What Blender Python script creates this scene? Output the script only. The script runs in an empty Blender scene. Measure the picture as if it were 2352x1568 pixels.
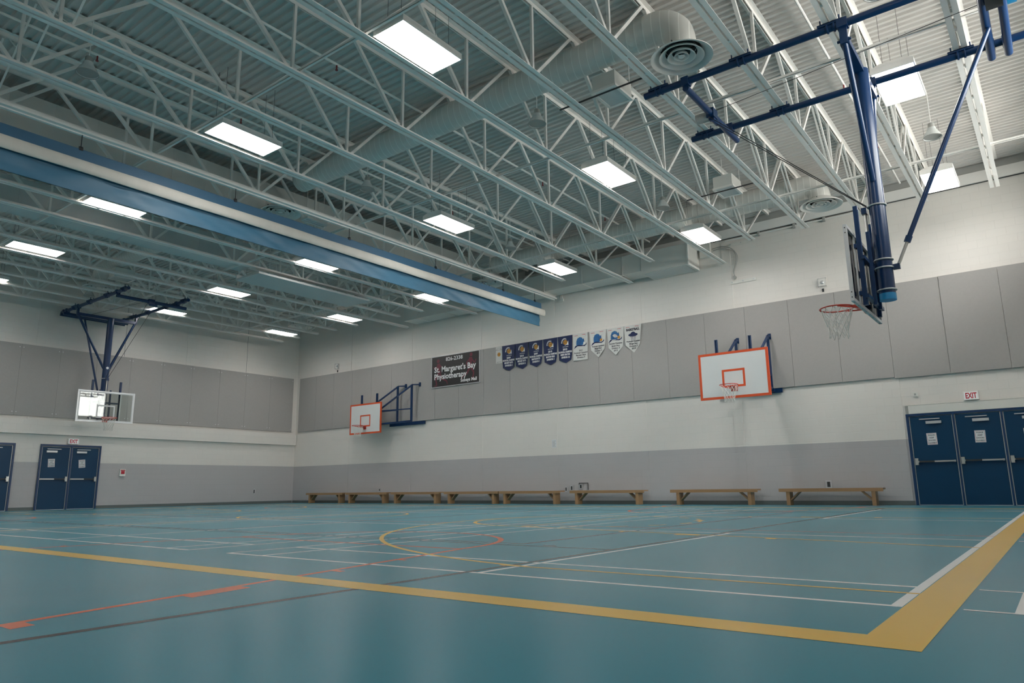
import bpy, bmesh, math, random
from mathutils import Vector, Matrix
random.seed(7)
PI = math.pi
S = bpy.context.scene
C = S.collection

# ------------------------------------------------------------------ camera, world, exposure
cam_h = 0.55
F_PX, YAW, PITCH, ROLL = 1639.05, 0.651, 0.2015, -0.0132
fw = Vector((-math.sin(YAW), math.cos(YAW), 0)); rt = Vector((math.cos(YAW), math.sin(YAW), 0)); up = Vector((0, 0, 1))
f2 = fw*math.cos(PITCH) + up*math.sin(PITCH); u2 = up*math.cos(PITCH) - fw*math.sin(PITCH)
r3 = rt*math.cos(ROLL) + u2*math.sin(ROLL); u3 = u2*math.cos(ROLL) - rt*math.sin(ROLL)
cd = bpy.data.cameras.new('camera'); cam = bpy.data.objects.new('camera', cd); C.objects.link(cam)
cd.sensor_width = 36.0; cd.lens = F_PX*36.0/2352.0; cd.clip_start = 0.05; cd.clip_end = 200
cam.matrix_world = Matrix(((r3.x, u3.x, -f2.x, 0), (r3.y, u3.y, -f2.y, 0), (r3.z, u3.z, -f2.z, cam_h), (0, 0, 0, 1)))
S.camera = cam
SKY = 22.5            # sky radiance seen through the clerestory windows of the right-hand wall
w = bpy.data.worlds.new('world'); S.world = w; w.use_nodes = True
w.node_tree.nodes['Background'].inputs[0].default_value = (1.0, 0.935, 0.905, 1)   # overcast sky behind the high windows
w.node_tree.nodes['Background'].inputs[1].default_value = SKY
S.view_settings.view_transform = 'Standard'; S.view_settings.look = 'None'
S.view_settings.gamma = 1.0; S.view_settings.use_curve_mapping = False
S.view_settings.exposure = 0.0
LAMP = 27.5          # radiance of the ceiling light diffusers
S.cycles.max_bounces = 8; S.cycles.diffuse_bounces = 5; S.cycles.glossy_bounces = 3
S.cycles.transparent_max_bounces = 8; S.cycles.use_denoising = True
S.cycles.caustics_reflective = False; S.cycles.caustics_refractive = False

# ------------------------------------------------------------------ room numbers (metres)
D, L = 20.065, 27.82           # bench wall at y = D, end wall at x = -L
XR, YF = 1.6, -2.6             # walls out of the picture
ZJ = 6.93                      # underside of the joists
ZD = 8.20                      # underside of the roof deck

# ------------------------------------------------------------------ materials
def srgb(r, g, b):
    f = lambda c: (c/255/12.92) if c/255 <= 0.04045 else ((c/255+0.055)/1.055)**2.4
    return (f(r), f(g), f(b), 1)

def mat(name, col, rough=0.5, metal=0.0, spec=0.5, noise=0.0, nscale=8.0, bump=0.0, bscale=60.0):
    m = bpy.data.materials.new(name); m.use_nodes = True
    nt = m.node_tree; b = nt.nodes['Principled BSDF']
    b.inputs['Roughness'].default_value = rough; b.inputs['Metallic'].default_value = metal
    b.inputs['Specular IOR Level'].default_value = spec
    b.inputs['Base Color'].default_value = col
    geo = None
    if noise or bump:
        geo = nt.nodes.new('ShaderNodeTexCoord')
    if noise:
        n = nt.nodes.new('ShaderNodeTexNoise'); n.inputs['Scale'].default_value = nscale; n.inputs['Detail'].default_value = 5
        nt.links.new(geo.outputs['Object'], n.inputs['Vector'])
        mx = nt.nodes.new('ShaderNodeMix'); mx.data_type = 'RGBA'
        mx.inputs[6].default_value = tuple(c*(1-noise) for c in col[:3]) + (1,)
        mx.inputs[7].default_value = tuple(min(1, c*(1+noise)) for c in col[:3]) + (1,)
        nt.links.new(n.outputs['Fac'], mx.inputs[0]); nt.links.new(mx.outputs[2], b.inputs['Base Color'])
    if bump:
        n2 = nt.nodes.new('ShaderNodeTexNoise'); n2.inputs['Scale'].default_value = bscale; n2.inputs['Detail'].default_value = 4
        nt.links.new(geo.outputs['Object'], n2.inputs['Vector'])
        bp = nt.nodes.new('ShaderNodeBump'); bp.inputs['Strength'].default_value = bump; bp.inputs['Distance'].default_value = 0.01
        nt.links.new(n2.outputs['Fac'], bp.inputs['Height']); nt.links.new(bp.outputs['Normal'], b.inputs['Normal'])
    return m

def block_wall(name, axis, split, upper, lower):
    """painted concrete block: two paint colours split at a height, running-bond joints"""
    m = bpy.data.materials.new(name); m.use_nodes = True
    nt = m.node_tree; b = nt.nodes['Principled BSDF']; b.inputs['Roughness'].default_value = 0.42
    b.inputs['Specular IOR Level'].default_value = 0.35
    geo = nt.nodes.new('ShaderNodeNewGeometry'); sep = nt.nodes.new('ShaderNodeSeparateXYZ')
    nt.links.new(geo.outputs['Position'], sep.inputs[0])
    cmb = nt.nodes.new('ShaderNodeCombineXYZ')
    nt.links.new(sep.outputs[axis], cmb.inputs[0]); nt.links.new(sep.outputs['Z'], cmb.inputs[1])
    br = nt.nodes.new('ShaderNodeTexBrick')
    br.inputs['Scale'].default_value = 1.0; br.inputs['Brick Width'].default_value = 0.4064; br.inputs['Row Height'].default_value = 0.2032
    br.inputs['Mortar Size'].default_value = 0.006; br.inputs['Mortar Smooth'].default_value = 0.3
    br.inputs['Color1'].default_value = (1, 1, 1, 1); br.inputs['Color2'].default_value = (0.985, 0.985, 0.985, 1)
    br.inputs['Mortar'].default_value = (0.955, 0.955, 0.95, 1)
    nt.links.new(cmb.outputs[0], br.inputs['Vector'])
    gt = nt.nodes.new('ShaderNodeMath'); gt.operation = 'GREATER_THAN'; gt.inputs[1].default_value = split
    nt.links.new(sep.outputs['Z'], gt.inputs[0])
    mx = nt.nodes.new('ShaderNodeMix'); mx.data_type = 'RGBA'
    mx.inputs[6].default_value = lower; mx.inputs[7].default_value = upper
    nt.links.new(gt.outputs[0], mx.inputs[0])
    mul = nt.nodes.new('ShaderNodeMix'); mul.data_type = 'RGBA'; mul.blend_type = 'MULTIPLY'; mul.inputs[0].default_value = 1.0
    nt.links.new(mx.outputs[2], mul.inputs[6]); nt.links.new(br.outputs['Color'], mul.inputs[7])
    nt.links.new(mul.outputs[2], b.inputs['Base Color'])
    nz = nt.nodes.new('ShaderNodeTexNoise'); nz.inputs['Scale'].default_value = 90.0
    nt.links.new(geo.outputs['Position'], nz.inputs['Vector'])
    ad = nt.nodes.new('ShaderNodeMath'); ad.operation = 'MULTIPLY_ADD'; ad.inputs[1].default_value = -1.0
    nt.links.new(br.outputs['Fac'], ad.inputs[0])
    sc = nt.nodes.new('ShaderNodeMath'); sc.operation = 'MULTIPLY'; sc.inputs[1].default_value = 0.25
    nt.links.new(nz.outputs['Fac'], sc.inputs[0]); nt.links.new(sc.outputs[0], ad.inputs[2])
    bp = nt.nodes.new('ShaderNodeBump'); bp.inputs['Strength'].default_value = 0.45; bp.inputs['Distance'].default_value = 0.005
    nt.links.new(ad.outputs[0], bp.inputs['Height']); nt.links.new(bp.outputs['Normal'], b.inputs['Normal'])
    return m

def emit(name, col, strength):
    m = bpy.data.materials.new(name); m.use_nodes = True; nt = m.node_tree
    b = nt.nodes['Principled BSDF']
    b.inputs['Base Color'].default_value = (0.9, 0.9, 0.9, 1)
    b.inputs['Emission Color'].default_value = col; b.inputs['Emission Strength'].default_value = strength
    return m

def floor_mat(name, col, rough=0.25):
    """sheet rubber/vinyl: faint mottling, soft sheen and fine scuffs"""
    m = bpy.data.materials.new(name); m.use_nodes = True; nt = m.node_tree
    nt.nodes.remove(nt.nodes['Principled BSDF']); out = nt.nodes['Material Output']
    df = nt.nodes.new('ShaderNodeBsdfDiffuse'); gs = nt.nodes.new('ShaderNodeBsdfGlossy'); mxs = nt.nodes.new('ShaderNodeMixShader')
    lw_ = nt.nodes.new('ShaderNodeLayerWeight'); lw_.inputs['Blend'].default_value = 0.5
    pw = nt.nodes.new('ShaderNodeMath'); pw.operation = 'POWER'; pw.inputs[1].default_value = 9.0; nt.links.new(lw_.outputs['Facing'], pw.inputs[0])
    ml = nt.nodes.new('ShaderNodeMath'); ml.operation = 'MULTIPLY_ADD'; ml.inputs[1].default_value = 1.1; ml.inputs[2].default_value = 0.015; ml.use_clamp = True; nt.links.new(pw.outputs[0], ml.inputs[0])
    mn = nt.nodes.new('ShaderNodeMath'); mn.operation = 'MINIMUM'; mn.inputs[1].default_value = 0.40; nt.links.new(ml.outputs[0], mn.inputs[0])
    nt.links.new(mn.outputs[0], mxs.inputs[0]); nt.links.new(df.outputs[0], mxs.inputs[1]); nt.links.new(gs.outputs[0], mxs.inputs[2]); nt.links.new(mxs.outputs[0], out.inputs[0])
    geo = nt.nodes.new('ShaderNodeNewGeometry')
    n = nt.nodes.new('ShaderNodeTexNoise'); n.inputs['Scale'].default_value = 0.55; n.inputs['Detail'].default_value = 6
    nt.links.new(geo.outputs['Position'], n.inputs['Vector'])
    mx = nt.nodes.new('ShaderNodeMix'); mx.data_type = 'RGBA'
    mx.inputs[6].default_value = tuple(c*0.96 for c in col[:3]) + (1,); mx.inputs[7].default_value = tuple(min(1, c*1.04) for c in col[:3]) + (1,)
    nt.links.new(n.outputs['Fac'], mx.inputs[0])
    # scuffs: sparse stretched noise
    mp = nt.nodes.new('ShaderNodeMapping'); mp.inputs['Scale'].default_value = (3.0, 60.0, 1.0); mp.inputs['Rotation'].default_value = (0, 0, 0.5)
    nt.links.new(geo.outputs['Position'], mp.inputs['Vector'])
    sn = nt.nodes.new('ShaderNodeTexNoise'); sn.inputs['Scale'].default_value = 1.3; sn.inputs['Detail'].default_value = 3
    nt.links.new(mp.outputs[0], sn.inputs['Vector'])
    rp = nt.nodes.new('ShaderNodeMapRange'); rp.inputs[1].default_value = 0.76; rp.inputs[2].default_value = 0.82
    rp.inputs[3].default_value = 0.0; rp.inputs[4].default_value = 0.16
    nt.links.new(sn.outputs['Fac'], rp.inputs[0])
    m2 = nt.nodes.new('ShaderNodeMix'); m2.data_type = 'RGBA'; m2.inputs[7].default_value = tuple(c*0.55 for c in col[:3]) + (1,)
    nt.links.new(rp.outputs[0], m2.inputs[0]); nt.links.new(mx.outputs[2], m2.inputs[6])
    nt.links.new(m2.outputs[2], df.inputs['Color'])
    rr = nt.nodes.new('ShaderNodeMapRange'); rr.inputs[3].default_value = rough-0.01; rr.inputs[4].default_value = rough+0.01
    nt.links.new(n.outputs['Fac'], rr.inputs[0]); nt.links.new(rr.outputs[0], gs.inputs['Roughness'])
    return m

def glass_mat(name):
    m = bpy.data.materials.new(name); m.use_nodes = True; nt = m.node_tree; nt.nodes.clear()
    out = nt.nodes.new('ShaderNodeOutputMaterial'); mix = nt.nodes.new('ShaderNodeMixShader')
    tr = nt.nodes.new('ShaderNodeBsdfTransparent'); tr.inputs[0].default_value = (0.90, 0.93, 0.92, 1)
    gl = nt.nodes.new('ShaderNodeBsdfGlossy'); gl.inputs['Roughness'].default_value = 0.02
    fr = nt.nodes.new('ShaderNodeFresnel'); fr.inputs[0].default_value = 1.5
    nt.links.new(fr.outputs[0], mix.inputs[0]); nt.links.new(tr.outputs[0], mix.inputs[1]); nt.links.new(gl.outputs[0], mix.inputs[2])
    nt.links.new(mix.outputs[0], out.inputs[0]); return m

M = dict(
    wall_b=block_wall('painted_block_bench_wall', 'X', 1.59, (0.80, 0.765, 0.72, 1), (0.50, 0.485, 0.49, 1)),
    wall_l=block_wall('painted_block_end_wall', 'Y', 1.60, (0.80, 0.765, 0.72, 1), (0.50, 0.485, 0.49, 1)),
    white=mat('white_paint', (0.78, 0.77, 0.72, 1), 0.45, noise=0.02, nscale=3),
    steel=mat('white_steel_paint', (0.88, 0.86, 0.825, 1), 0.38, noise=0.03, nscale=5),
    deck=mat('white_deck_paint', (0.63, 0.605, 0.575, 1), 0.5, noise=0.03, nscale=2),
    panel=mat('grey_acoustic_fabric', (0.41, 0.395, 0.38, 1), 0.85, spec=0.2, noise=0.05, nscale=20, bump=0.15, bscale=150),
    base=mat('grey_rubber_base', (0.125, 0.145, 0.142, 1), 0.5, noise=0.05),
    duct=mat('painted_duct', (0.74, 0.73, 0.69, 1), 0.42, noise=0.03, nscale=4), spiral=None,
    door=mat('blue_door_paint', (0.001, 0.042, 0.105, 1), 0.4, spec=0.3, noise=0.08, nscale=3),
    frame=mat('blue_frame_paint', (0.003, 0.036, 0.115, 1), 0.35, noise=0.04),
    hoop=mat('navy_steel_paint', (0.004, 0.030, 0.100, 1), 0.28, noise=0.05, nscale=6),
    cap=mat('light_blue_pad', (0.02, 0.27, 0.55, 1), 0.4, noise=0.04),
    orange=mat('orange_paint', (0.72, 0.09, 0.02, 1), 0.4, noise=0.03),
    rim=mat('red_orange_rim_paint', (0.58, 0.045, 0.022, 1), 0.35, noise=0.05),
    board=mat('white_backboard', (0.72, 0.74, 0.74, 1), 0.35, noise=0.02, nscale=3),
    alu=mat('aluminium', (0.62, 0.63, 0.64, 1), 0.38, metal=0.6, noise=0.05),
    chrome=mat('brushed_steel', (0.60, 0.59, 0.56, 1), 0.3, metal=0.85, noise=0.06),
    line_w=mat('etched_white_line', (0.72, 0.73, 0.74, 1), 0.5, noise=0.01),
    net=mat('white_net_cord', (0.72, 0.71, 0.66, 1), 0.8, noise=0.05, nscale=40),
    dark=mat('dark_metal', (0.03, 0.032, 0.035, 1), 0.45, noise=0.1),
    cable=mat('black_cable', (0.02, 0.02, 0.022, 1), 0.5, noise=0.05),
    cblue=mat('blue_vinyl_curtain', (0.050, 0.135, 0.230, 1), 0.5, spec=0.35, noise=0.06, nscale=3),
    cblue2=mat('blue_vinyl_curtain_lower', (0.050, 0.150, 0.240, 1), 0.45, spec=0.4, noise=0.08, nscale=2.5),
    cwhite=mat('cream_curtain_mesh', (0.58, 0.56, 0.51, 1), 0.65, noise=0.10, nscale=5),
    wood=None, paper=mat('white_paper', (0.78, 0.79, 0.80, 1), 0.6, noise=0.02),
    red=mat('red_ink', (0.55, 0.02, 0.04, 1), 0.5, noise=0.02), ink=mat('dark_ink', (0.02, 0.02, 0.035, 1), 0.6, noise=0.02),
    rinse=mat('maroon_ink', (0.13, 0.012, 0.03, 1), 0.5, noise=0.1, nscale=20),
    black=mat('black_sign_face', (0.012, 0.011, 0.012, 1), 0.35, noise=0.1),
    wink=mat('white_ink', (0.80, 0.80, 0.80, 1), 0.5, noise=0.02),
    navy=mat('navy_banner_cloth', (0.004, 0.016, 0.080, 1), 0.6, noise=0.08, nscale=8),
    wbanner=mat('white_banner_cloth', (0.66, 0.66, 0.63, 1), 0.6, noise=0.05, nscale=9),
    gold=mat('gold_ink', (0.55, 0.26, 0.03, 1), 0.5, noise=0.1, nscale=30),
    lblue=mat('bright_blue_ink', (0.02, 0.13, 0.33, 1), 0.5, noise=0.35, nscale=18),
    glass=glass_mat('clear_backboard_glass'), lens=None,
    bell=mat('clear_prismatic_reflector', (0.72, 0.75, 0.74, 1), 0.2, spec=0.6, noise=0.1, nscale=20),
    lamp=emit('lit_lens', (1.0, 0.965, 0.93, 1), LAMP),
    exitface=emit('lit_exit_face', (1, 0.95, 0.93, 1), 0.12),
    grey=mat('grey_plastic', (0.40, 0.40, 0.38, 1), 0.5, noise=0.05),
    slab=mat('grey_white_sheet_metal', (0.62, 0.64, 0.63, 1), 0.5, noise=0.03, nscale=2),
    pipe_red=mat('red_sprinkler', (0.28, 0.03, 0.03, 1), 0.4, noise=0.05),
    f_teal=floor_mat('teal_sports_floor', (0.042, 0.225, 0.295, 1)),
    f_yel=floor_mat('yellow_floor_line', (0.70, 0.445, 0.090, 1)),
    f_wht=floor_mat('white_floor_line', (0.76, 0.79, 0.77, 1)),
    f_org=floor_mat('orange_floor_line', (0.60, 0.145, 0.065, 1)),
    f_gry=floor_mat('grey_floor_line', (0.035, 0.042, 0.046, 1)),
    f_mar=floor_mat('maroon_floor_line', (0.16, 0.05, 0.07, 1)),
)
def wood_mat():
    m = bpy.data.materials.new('varnished_pine'); m.use_nodes = True; nt = m.node_tree
    b = nt.nodes['Principled BSDF']; b.inputs['Roughness'].default_value = 0.4
    tc = nt.nodes.new('ShaderNodeTexCoord'); mp = nt.nodes.new('ShaderNodeMapping'); mp.inputs['Scale'].default_value = (1.0, 14, 14)
    nt.links.new(tc.outputs['Object'], mp.inputs[0])
    n = nt.nodes.new('ShaderNodeTexNoise'); n.inputs['Scale'].default_value = 3.0; n.inputs['Detail'].default_value = 6
    nt.links.new(mp.outputs[0], n.inputs['Vector'])
    mx = nt.nodes.new('ShaderNodeMix'); mx.data_type = 'RGBA'
    mx.inputs[6].default_value = (0.30, 0.17, 0.080, 1); mx.inputs[7].default_value = (0.44, 0.27, 0.14, 1)
    nt.links.new(n.outputs['Fac'], mx.inputs[0]); nt.links.new(mx.outputs[2], b.inputs['Base Color']); return m
M['wood'] = wood_mat()
def spiral_mat():
    """painted spiral duct: raised lock seam every 12 cm along the pipe"""
    m = mat('painted_spiral_duct', (0.72, 0.71, 0.67, 1), 0.42); nt = m.node_tree; b = nt.nodes['Principled BSDF']
    tc = nt.nodes.new('ShaderNodeTexCoord'); sp = nt.nodes.new('ShaderNodeSeparateXYZ'); nt.links.new(tc.outputs['Object'], sp.inputs[0])
    a = nt.nodes.new('ShaderNodeMath'); a.operation = 'MULTIPLY_ADD'; a.inputs[1].default_value = 0.25; nt.links.new(sp.outputs['Y'], a.inputs[0]); nt.links.new(sp.outputs['X'], a.inputs[2])
    d = nt.nodes.new('ShaderNodeMath'); d.operation = 'DIVIDE'; d.inputs[1].default_value = 0.15; nt.links.new(a.outputs[0], d.inputs[0])
    f = nt.nodes.new('ShaderNodeMath'); f.operation = 'FRACT'; nt.links.new(d.outputs[0], f.inputs[0])
    g = nt.nodes.new('ShaderNodeMath'); g.operation = 'GREATER_THAN'; g.inputs[1].default_value = 0.90; nt.links.new(f.outputs[0], g.inputs[0])
    mx = nt.nodes.new('ShaderNodeMix'); mx.data_type = 'RGBA'; mx.inputs[6].default_value = (0.70, 0.69, 0.65, 1); mx.inputs[7].default_value = (0.88, 0.87, 0.83, 1)
    nt.links.new(g.outputs[0], mx.inputs[0]); nt.links.new(mx.outputs[2], b.inputs['Base Color'])
    bp = nt.nodes.new('ShaderNodeBump'); bp.inputs['Strength'].default_value = 0.5; bp.inputs['Distance'].default_value = 0.01
    nt.links.new(g.outputs[0], bp.inputs['Height']); nt.links.new(bp.outputs['Normal'], b.inputs['Normal']); return m
M['spiral'] = spiral_mat()

# ------------------------------------------------------------------ mesh helpers
class MB:
    def __init__(s): s.v = []; s.f = []; s.mi = []; s.cur = 0
    def add(s, vs, fs):
        o = len(s.v); s.v += [tuple(p) for p in vs]
        for f in fs: s.f.append(tuple(i+o for i in f)); s.mi.append(s.cur)
        return s
    def box(s, x0, x1, y0, y1, z0, z1):
        return s.add([(x0,y0,z0),(x1,y0,z0),(x1,y1,z0),(x0,y1,z0),(x0,y0,z1),(x1,y0,z1),(x1,y1,z1),(x0,y1,z1)],
                     [(0,3,2,1),(4,5,6,7),(0,1,5,4),(1,2,6,5),(2,3,7,6),(3,0,4,7)])
    def frame3(s, p, q, upv=None):
        p = Vector(p); q = Vector(q); d = (q-p).normalized()
        u = Vector(upv) if upv else (Vector((0,0,1)) if abs(d.z) < 0.95 else Vector((1,0,0)))
        a = d.cross(u).normalized(); b = a.cross(d).normalized(); return p, q, a, b
    def bar(s, p, q, wd, ht, upv=None):
        p, q, a, b = s.frame3(p, q, upv); a = a*(wd/2); b = b*(ht/2)
        vs = [p-a-b, p+a-b, p+a+b, p-a+b, q-a-b, q+a-b, q+a+b, q-a+b]
        return s.add(vs, [(0,1,2,3),(7,6,5,4),(0,4,5,1),(1,5,6,2),(2,6,7,3),(3,7,4,0)])
    def tube(s, p, q, r, n=12, r2=None, caps=True):
        p, q, a, b = s.frame3(p, q); r2 = r if r2 is None else r2; vs = []
        for (c, rr) in ((p, r), (q, r2)):
            for i in range(n):
                t = 2*PI*i/n; vs.append(c + a*(rr*math.cos(t)) + b*(rr*math.sin(t)))
        fs = [(i, (i+1) % n, n+(i+1) % n, n+i) for i in range(n)]
        if caps: fs += [tuple(range(n-1, -1, -1)), tuple(range(n, 2*n))]
        return s.add(vs, fs)
    def sweep(s, path, rad, n=20, caps=True):
        """tube along points; rad a number or list"""
        P = [Vector(p) for p in path]; N = len(P); vs = []
        ref = None
        for i, p in enumerate(P):
            d = (P[min(i+1, N-1)] - P[max(i-1, 0)]).normalized()
            if ref is None:
                ref = Vector((0,1,0)) if abs(d.y) < 0.9 else Vector((1,0,0))
            a = (ref - d*ref.dot(d)).normalized(); ref = a; b = d.cross(a)
            r = rad[i] if isinstance(rad, (list, tuple)) else rad
            for k in range(n):
                t = 2*PI*k/n; vs.append(p + a*(r*math.cos(t)) + b*(r*math.sin(t)))
        fs = []
        for i in range(N-1):
            for k in range(n): fs.append((i*n+k, i*n+(k+1) % n, (i+1)*n+(k+1) % n, (i+1)*n+k))
        if caps: fs += [tuple(range(n-1, -1, -1)), tuple(range((N-1)*n, N*n))]
        return s.add(vs, fs)
    def lathe(s, prof, n=28, c=(0,0,0), closed=False):
        vs = []; m = len(prof)
        for (r, z) in prof:
            for k in range(n):
                t = 2*PI*k/n; vs.append((c[0]+r*math.cos(t), c[1]+r*math.sin(t), c[2]+z))
        fs = []
        for i in range(m if closed else m-1):
            j = (i+1) % m
            for k in range(n): fs.append((i*n+k, i*n+(k+1) % n, j*n+(k+1) % n, j*n+k))
        return s.add(vs, fs)
    def torus(s, c, R, r, n=28, m=8):
        return s.lathe([(R + r*math.cos(2*PI*i/m), r*math.sin(2*PI*i/m)) for i in range(m)], n, c, True)
    def torus_x(s, x, y, z, R, r, n=18, m=6):
        vs = []
        for i in range(n):
            a = 2*PI*i/n
            for k in range(m):
                b = 2*PI*k/m; vs.append((x+r*1.6*math.sin(b), y+(R+r*math.cos(b))*math.cos(a), z+(R+r*math.cos(b))*math.sin(a)))
        return s.add(vs, [(i*m+k, i*m+(k+1) % m, ((i+1) % n)*m+(k+1) % m, ((i+1) % n)*m+k) for i in range(n) for k in range(m)])
    def poly(s, pts, fn, depth=0.0):
        """flat polygon pts (u,v) through fn(u,v,w); with depth a prism"""
        n = len(pts)
        if not depth: return s.add([fn(u, v, 0) for u, v in pts], [tuple(range(n))])
        vs = [fn(u, v, 0) for u, v in pts] + [fn(u, v, depth) for u, v in pts]
        fs = [tuple(range(n-1, -1, -1)), tuple(range(n, 2*n))] + [(i, (i+1) % n, n+(i+1) % n, n+i) for i in range(n)]
        return s.add(vs, fs)
    def mesh(s, name, mats, smooth=False):
        me = bpy.data.meshes.new(name); me.from_pydata(s.v, [], s.f)
        for m in (mats if isinstance(mats, (list, tuple)) else [mats]): me.materials.append(m)
        if len(me.materials) > 1:
            for p, i in zip(me.polygons, s.mi): p.material_index = i
        bm = bmesh.new(); bm.from_mesh(me); bmesh.ops.recalc_face_normals(bm, faces=bm.faces); bm.to_mesh(me); bm.free()
        if smooth:
            for p in me.polygons: p.use_smooth = True
            try: me.set_sharp_from_angle(angle=0.7)
            except Exception: pass
        me.update(); return me
    def build(s, name, mats, parent=None, loc=(0,0,0), smooth=False):
        return link(name, s.mesh(name, mats, smooth), parent, loc)

def link(name, me, parent=None, loc=(0,0,0)):
    o = bpy.data.objects.new(name, me); C.objects.link(o); o.location = loc
    if parent is not None: o.parent = parent
    return o
def tag(o, label=None, cat=None, group=None, kind=None):
    if label: o['label'] = label
    if cat: o['category'] = cat
    if group: o['group'] = group
    if kind: o['kind'] = kind
    return o
def thing(name, label, cat, loc=(0,0,0), group=None):
    o = bpy.data.objects.new(name, None); C.objects.link(o); o.location = loc; o.empty_display_size = 0.1
    return tag(o, label, cat, group)
def struct(name, mb, m, parent=None, smooth=False):
    o = mb.build(name, m, parent, smooth=smooth)
    if parent is None: o['kind'] = 'structure'
    return o
def copy_tree(o, parent=None):
    c = o.copy(); C.objects.link(c); c.parent = parent
    for ch in [k for k in C.objects if k.parent == o]: copy_tree(ch, c)
    return c
def copy_thing(o, loc, label, group=None):
    c = copy_tree(o); c.location = loc; c['label'] = label
    if group: c['group'] = group
    return c
ORD = ['first','second','third','fourth','fifth','sixth','seventh','eighth','ninth','tenth','eleventh','twelfth','thirteenth',
       'fourteenth','fifteenth','sixteenth','seventeenth','eighteenth','nineteenth','twentieth','twenty-first','twenty-second','twenty-third','twenty-fourth','twenty-fifth']

def text_mesh(body, size, align='CENTER', bold=0.0, squeeze=1.0):
    cu = bpy.data.curves.new('t', 'FONT'); cu.body = body; cu.size = size; cu.align_x = align; cu.offset = bold; cu.resolution_u = 2
    o = bpy.data.objects.new('t', cu); me = bpy.data.meshes.new_from_object(o)
    vs = [(v.co.x*squeeze, v.co.y) for v in me.vertices]; fs = [tuple(p.vertices) for p in me.polygons]
    bpy.data.objects.remove(o); bpy.data.curves.remove(cu); bpy.data.meshes.remove(me)
    return vs, fs
def put_text(mb, body, size, u0, v0, fn, align='CENTER', bold=0.0, width=None, squeeze=1.0):
    vs, fs = text_mesh(body, size, align, bold, squeeze)
    if width and vs:
        w_ = max(v[0] for v in vs) - min(v[0] for v in vs); k = width/w_
        vs = [(a*k, b) for a, b in vs]
    mb.add([fn(u0+a, v0+b, 0) for a, b in vs], fs)
def arc_text(mb, body, size, cu, cv, R, a0, a1, fn, bold=0.0):
    n = len(body)
    for i, ch in enumerate(body):
        if ch == ' ': continue
        a = a0 + (a1-a0)*(i/(n-1) if n > 1 else 0.5)
        vs, fs = text_mesh(ch, size, 'CENTER', bold)
        t = a - PI/2
        mb.add([fn(cu+R*math.cos(a)+x*math.cos(t)-y*math.sin(t), cv+R*math.sin(a)+x*math.sin(t)+y*math.cos(t), 0) for x, y in vs], fs)
def disc(cu, cv, r, n=20, a0=0, a1=2*PI, rx=None):
    rx = rx or r
    return [(cu+rx*math.cos(a0+(a1-a0)*i/n), cv+r*math.sin(a0+(a1-a0)*i/n)) for i in range(n + (0 if abs(a1-a0-2*PI) < 1e-6 else 1))]
def onback(off):   # (u,v,w): along the bench wall, up, out of it
    return lambda u, v, w: (u, D-off-w, v)
def onleft(off):
    return lambda u, v, w: (-L+off+w, u, v)

# ------------------------------------------------------------------ floor with its painted lines (one object)
fl = MB(); fl.box(-L-0.3, XR+0.3, YF-0.3, D+0.3, -0.2, 0.0)
lift = [0.0003]
def coat():
    lift[0] += 0.000006; return lift[0]      # each stripe is painted over the earlier ones
def rect(x0, x1, y0, y1, mi, lay):
    fl.cur = mi; z = coat()
    if x0 > x1: x0, x1 = x1, x0
    if y0 > y1: y0, y1 = y1, y0
    fl.add([(x0,y0,z),(x1,y0,z),(x1,y1,z),(x0,y1,z)], [(0,1,2,3)])
def seg(p, q, wd, mi, lay):
    fl.cur = mi; z = coat(); dx, dy = q[0]-p[0], q[1]-p[1]; l = math.hypot(dx, dy); nx, ny = -dy/l*wd/2, dx/l*wd/2
    fl.add([(p[0]-nx,p[1]-ny,z),(q[0]-nx,q[1]-ny,z),(q[0]+nx,q[1]+ny,z),(p[0]+nx,p[1]+ny,z)], [(0,1,2,3)])
def arc(c, R, a0, a1, wd, mi, lay, n=64, dash=None):
    fl.cur = mi; z = coat()
    for i in range(n):
        if dash and (i // dash) % 2: continue
        t0, t1 = a0+(a1-a0)*i/n, a0+(a1-a0)*(i+1)/n
        fl.add([(c[0]+(R+s_)*math.cos(t), c[1]+(R+s_)*math.sin(t), z) for t, s_ in ((t0,-wd/2),(t1,-wd/2),(t1,wd/2),(t0,wd/2))], [(0,1,2,3)])
YEL, WHT, ORG, GRY, MAR = 1, 2, 3, 4, 5
XC, YC = -13.05, 10.28
mx_ = lambda x: 2*XC - x
my_ = lambda y: 2*YC - y
# badminton courts (white)
for (xa, xb, xs1, xs2, xm) in ((-6.13, -0.69, -5.63, None, -3.18), (-12.93, -6.83, -12.47, -7.27, -9.92),
                               (mx_(-12.93), mx_(-6.83), mx_(-12.47), mx_(-7.27), mx_(-9.92)), (mx_(-6.13), mx_(-0.69), mx_(-5.63), None, mx_(-3.18))):
    lo, hi = min(xa, xb), max(xa, xb)
    for y in (3.77, 4.49, 8.29, my_(8.29), my_(4.49), my_(3.77)): rect(lo, hi, y-0.021, y+0.021, WHT, 1)
    for x in (xa, xb, xs1, xs2):
        if x is None: continue
        wd = 0.032 if x in (-0.69,) else 0.022
        rect(x-wd, x+wd*0.6, 3.752, my_(3.752), WHT, 1)
    rect(xm-0.022, xm+0.022, 3.77, 8.29, WHT, 1); rect(xm-0.022, xm+0.022, my_(8.29), my_(3.77), WHT, 1)
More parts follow.
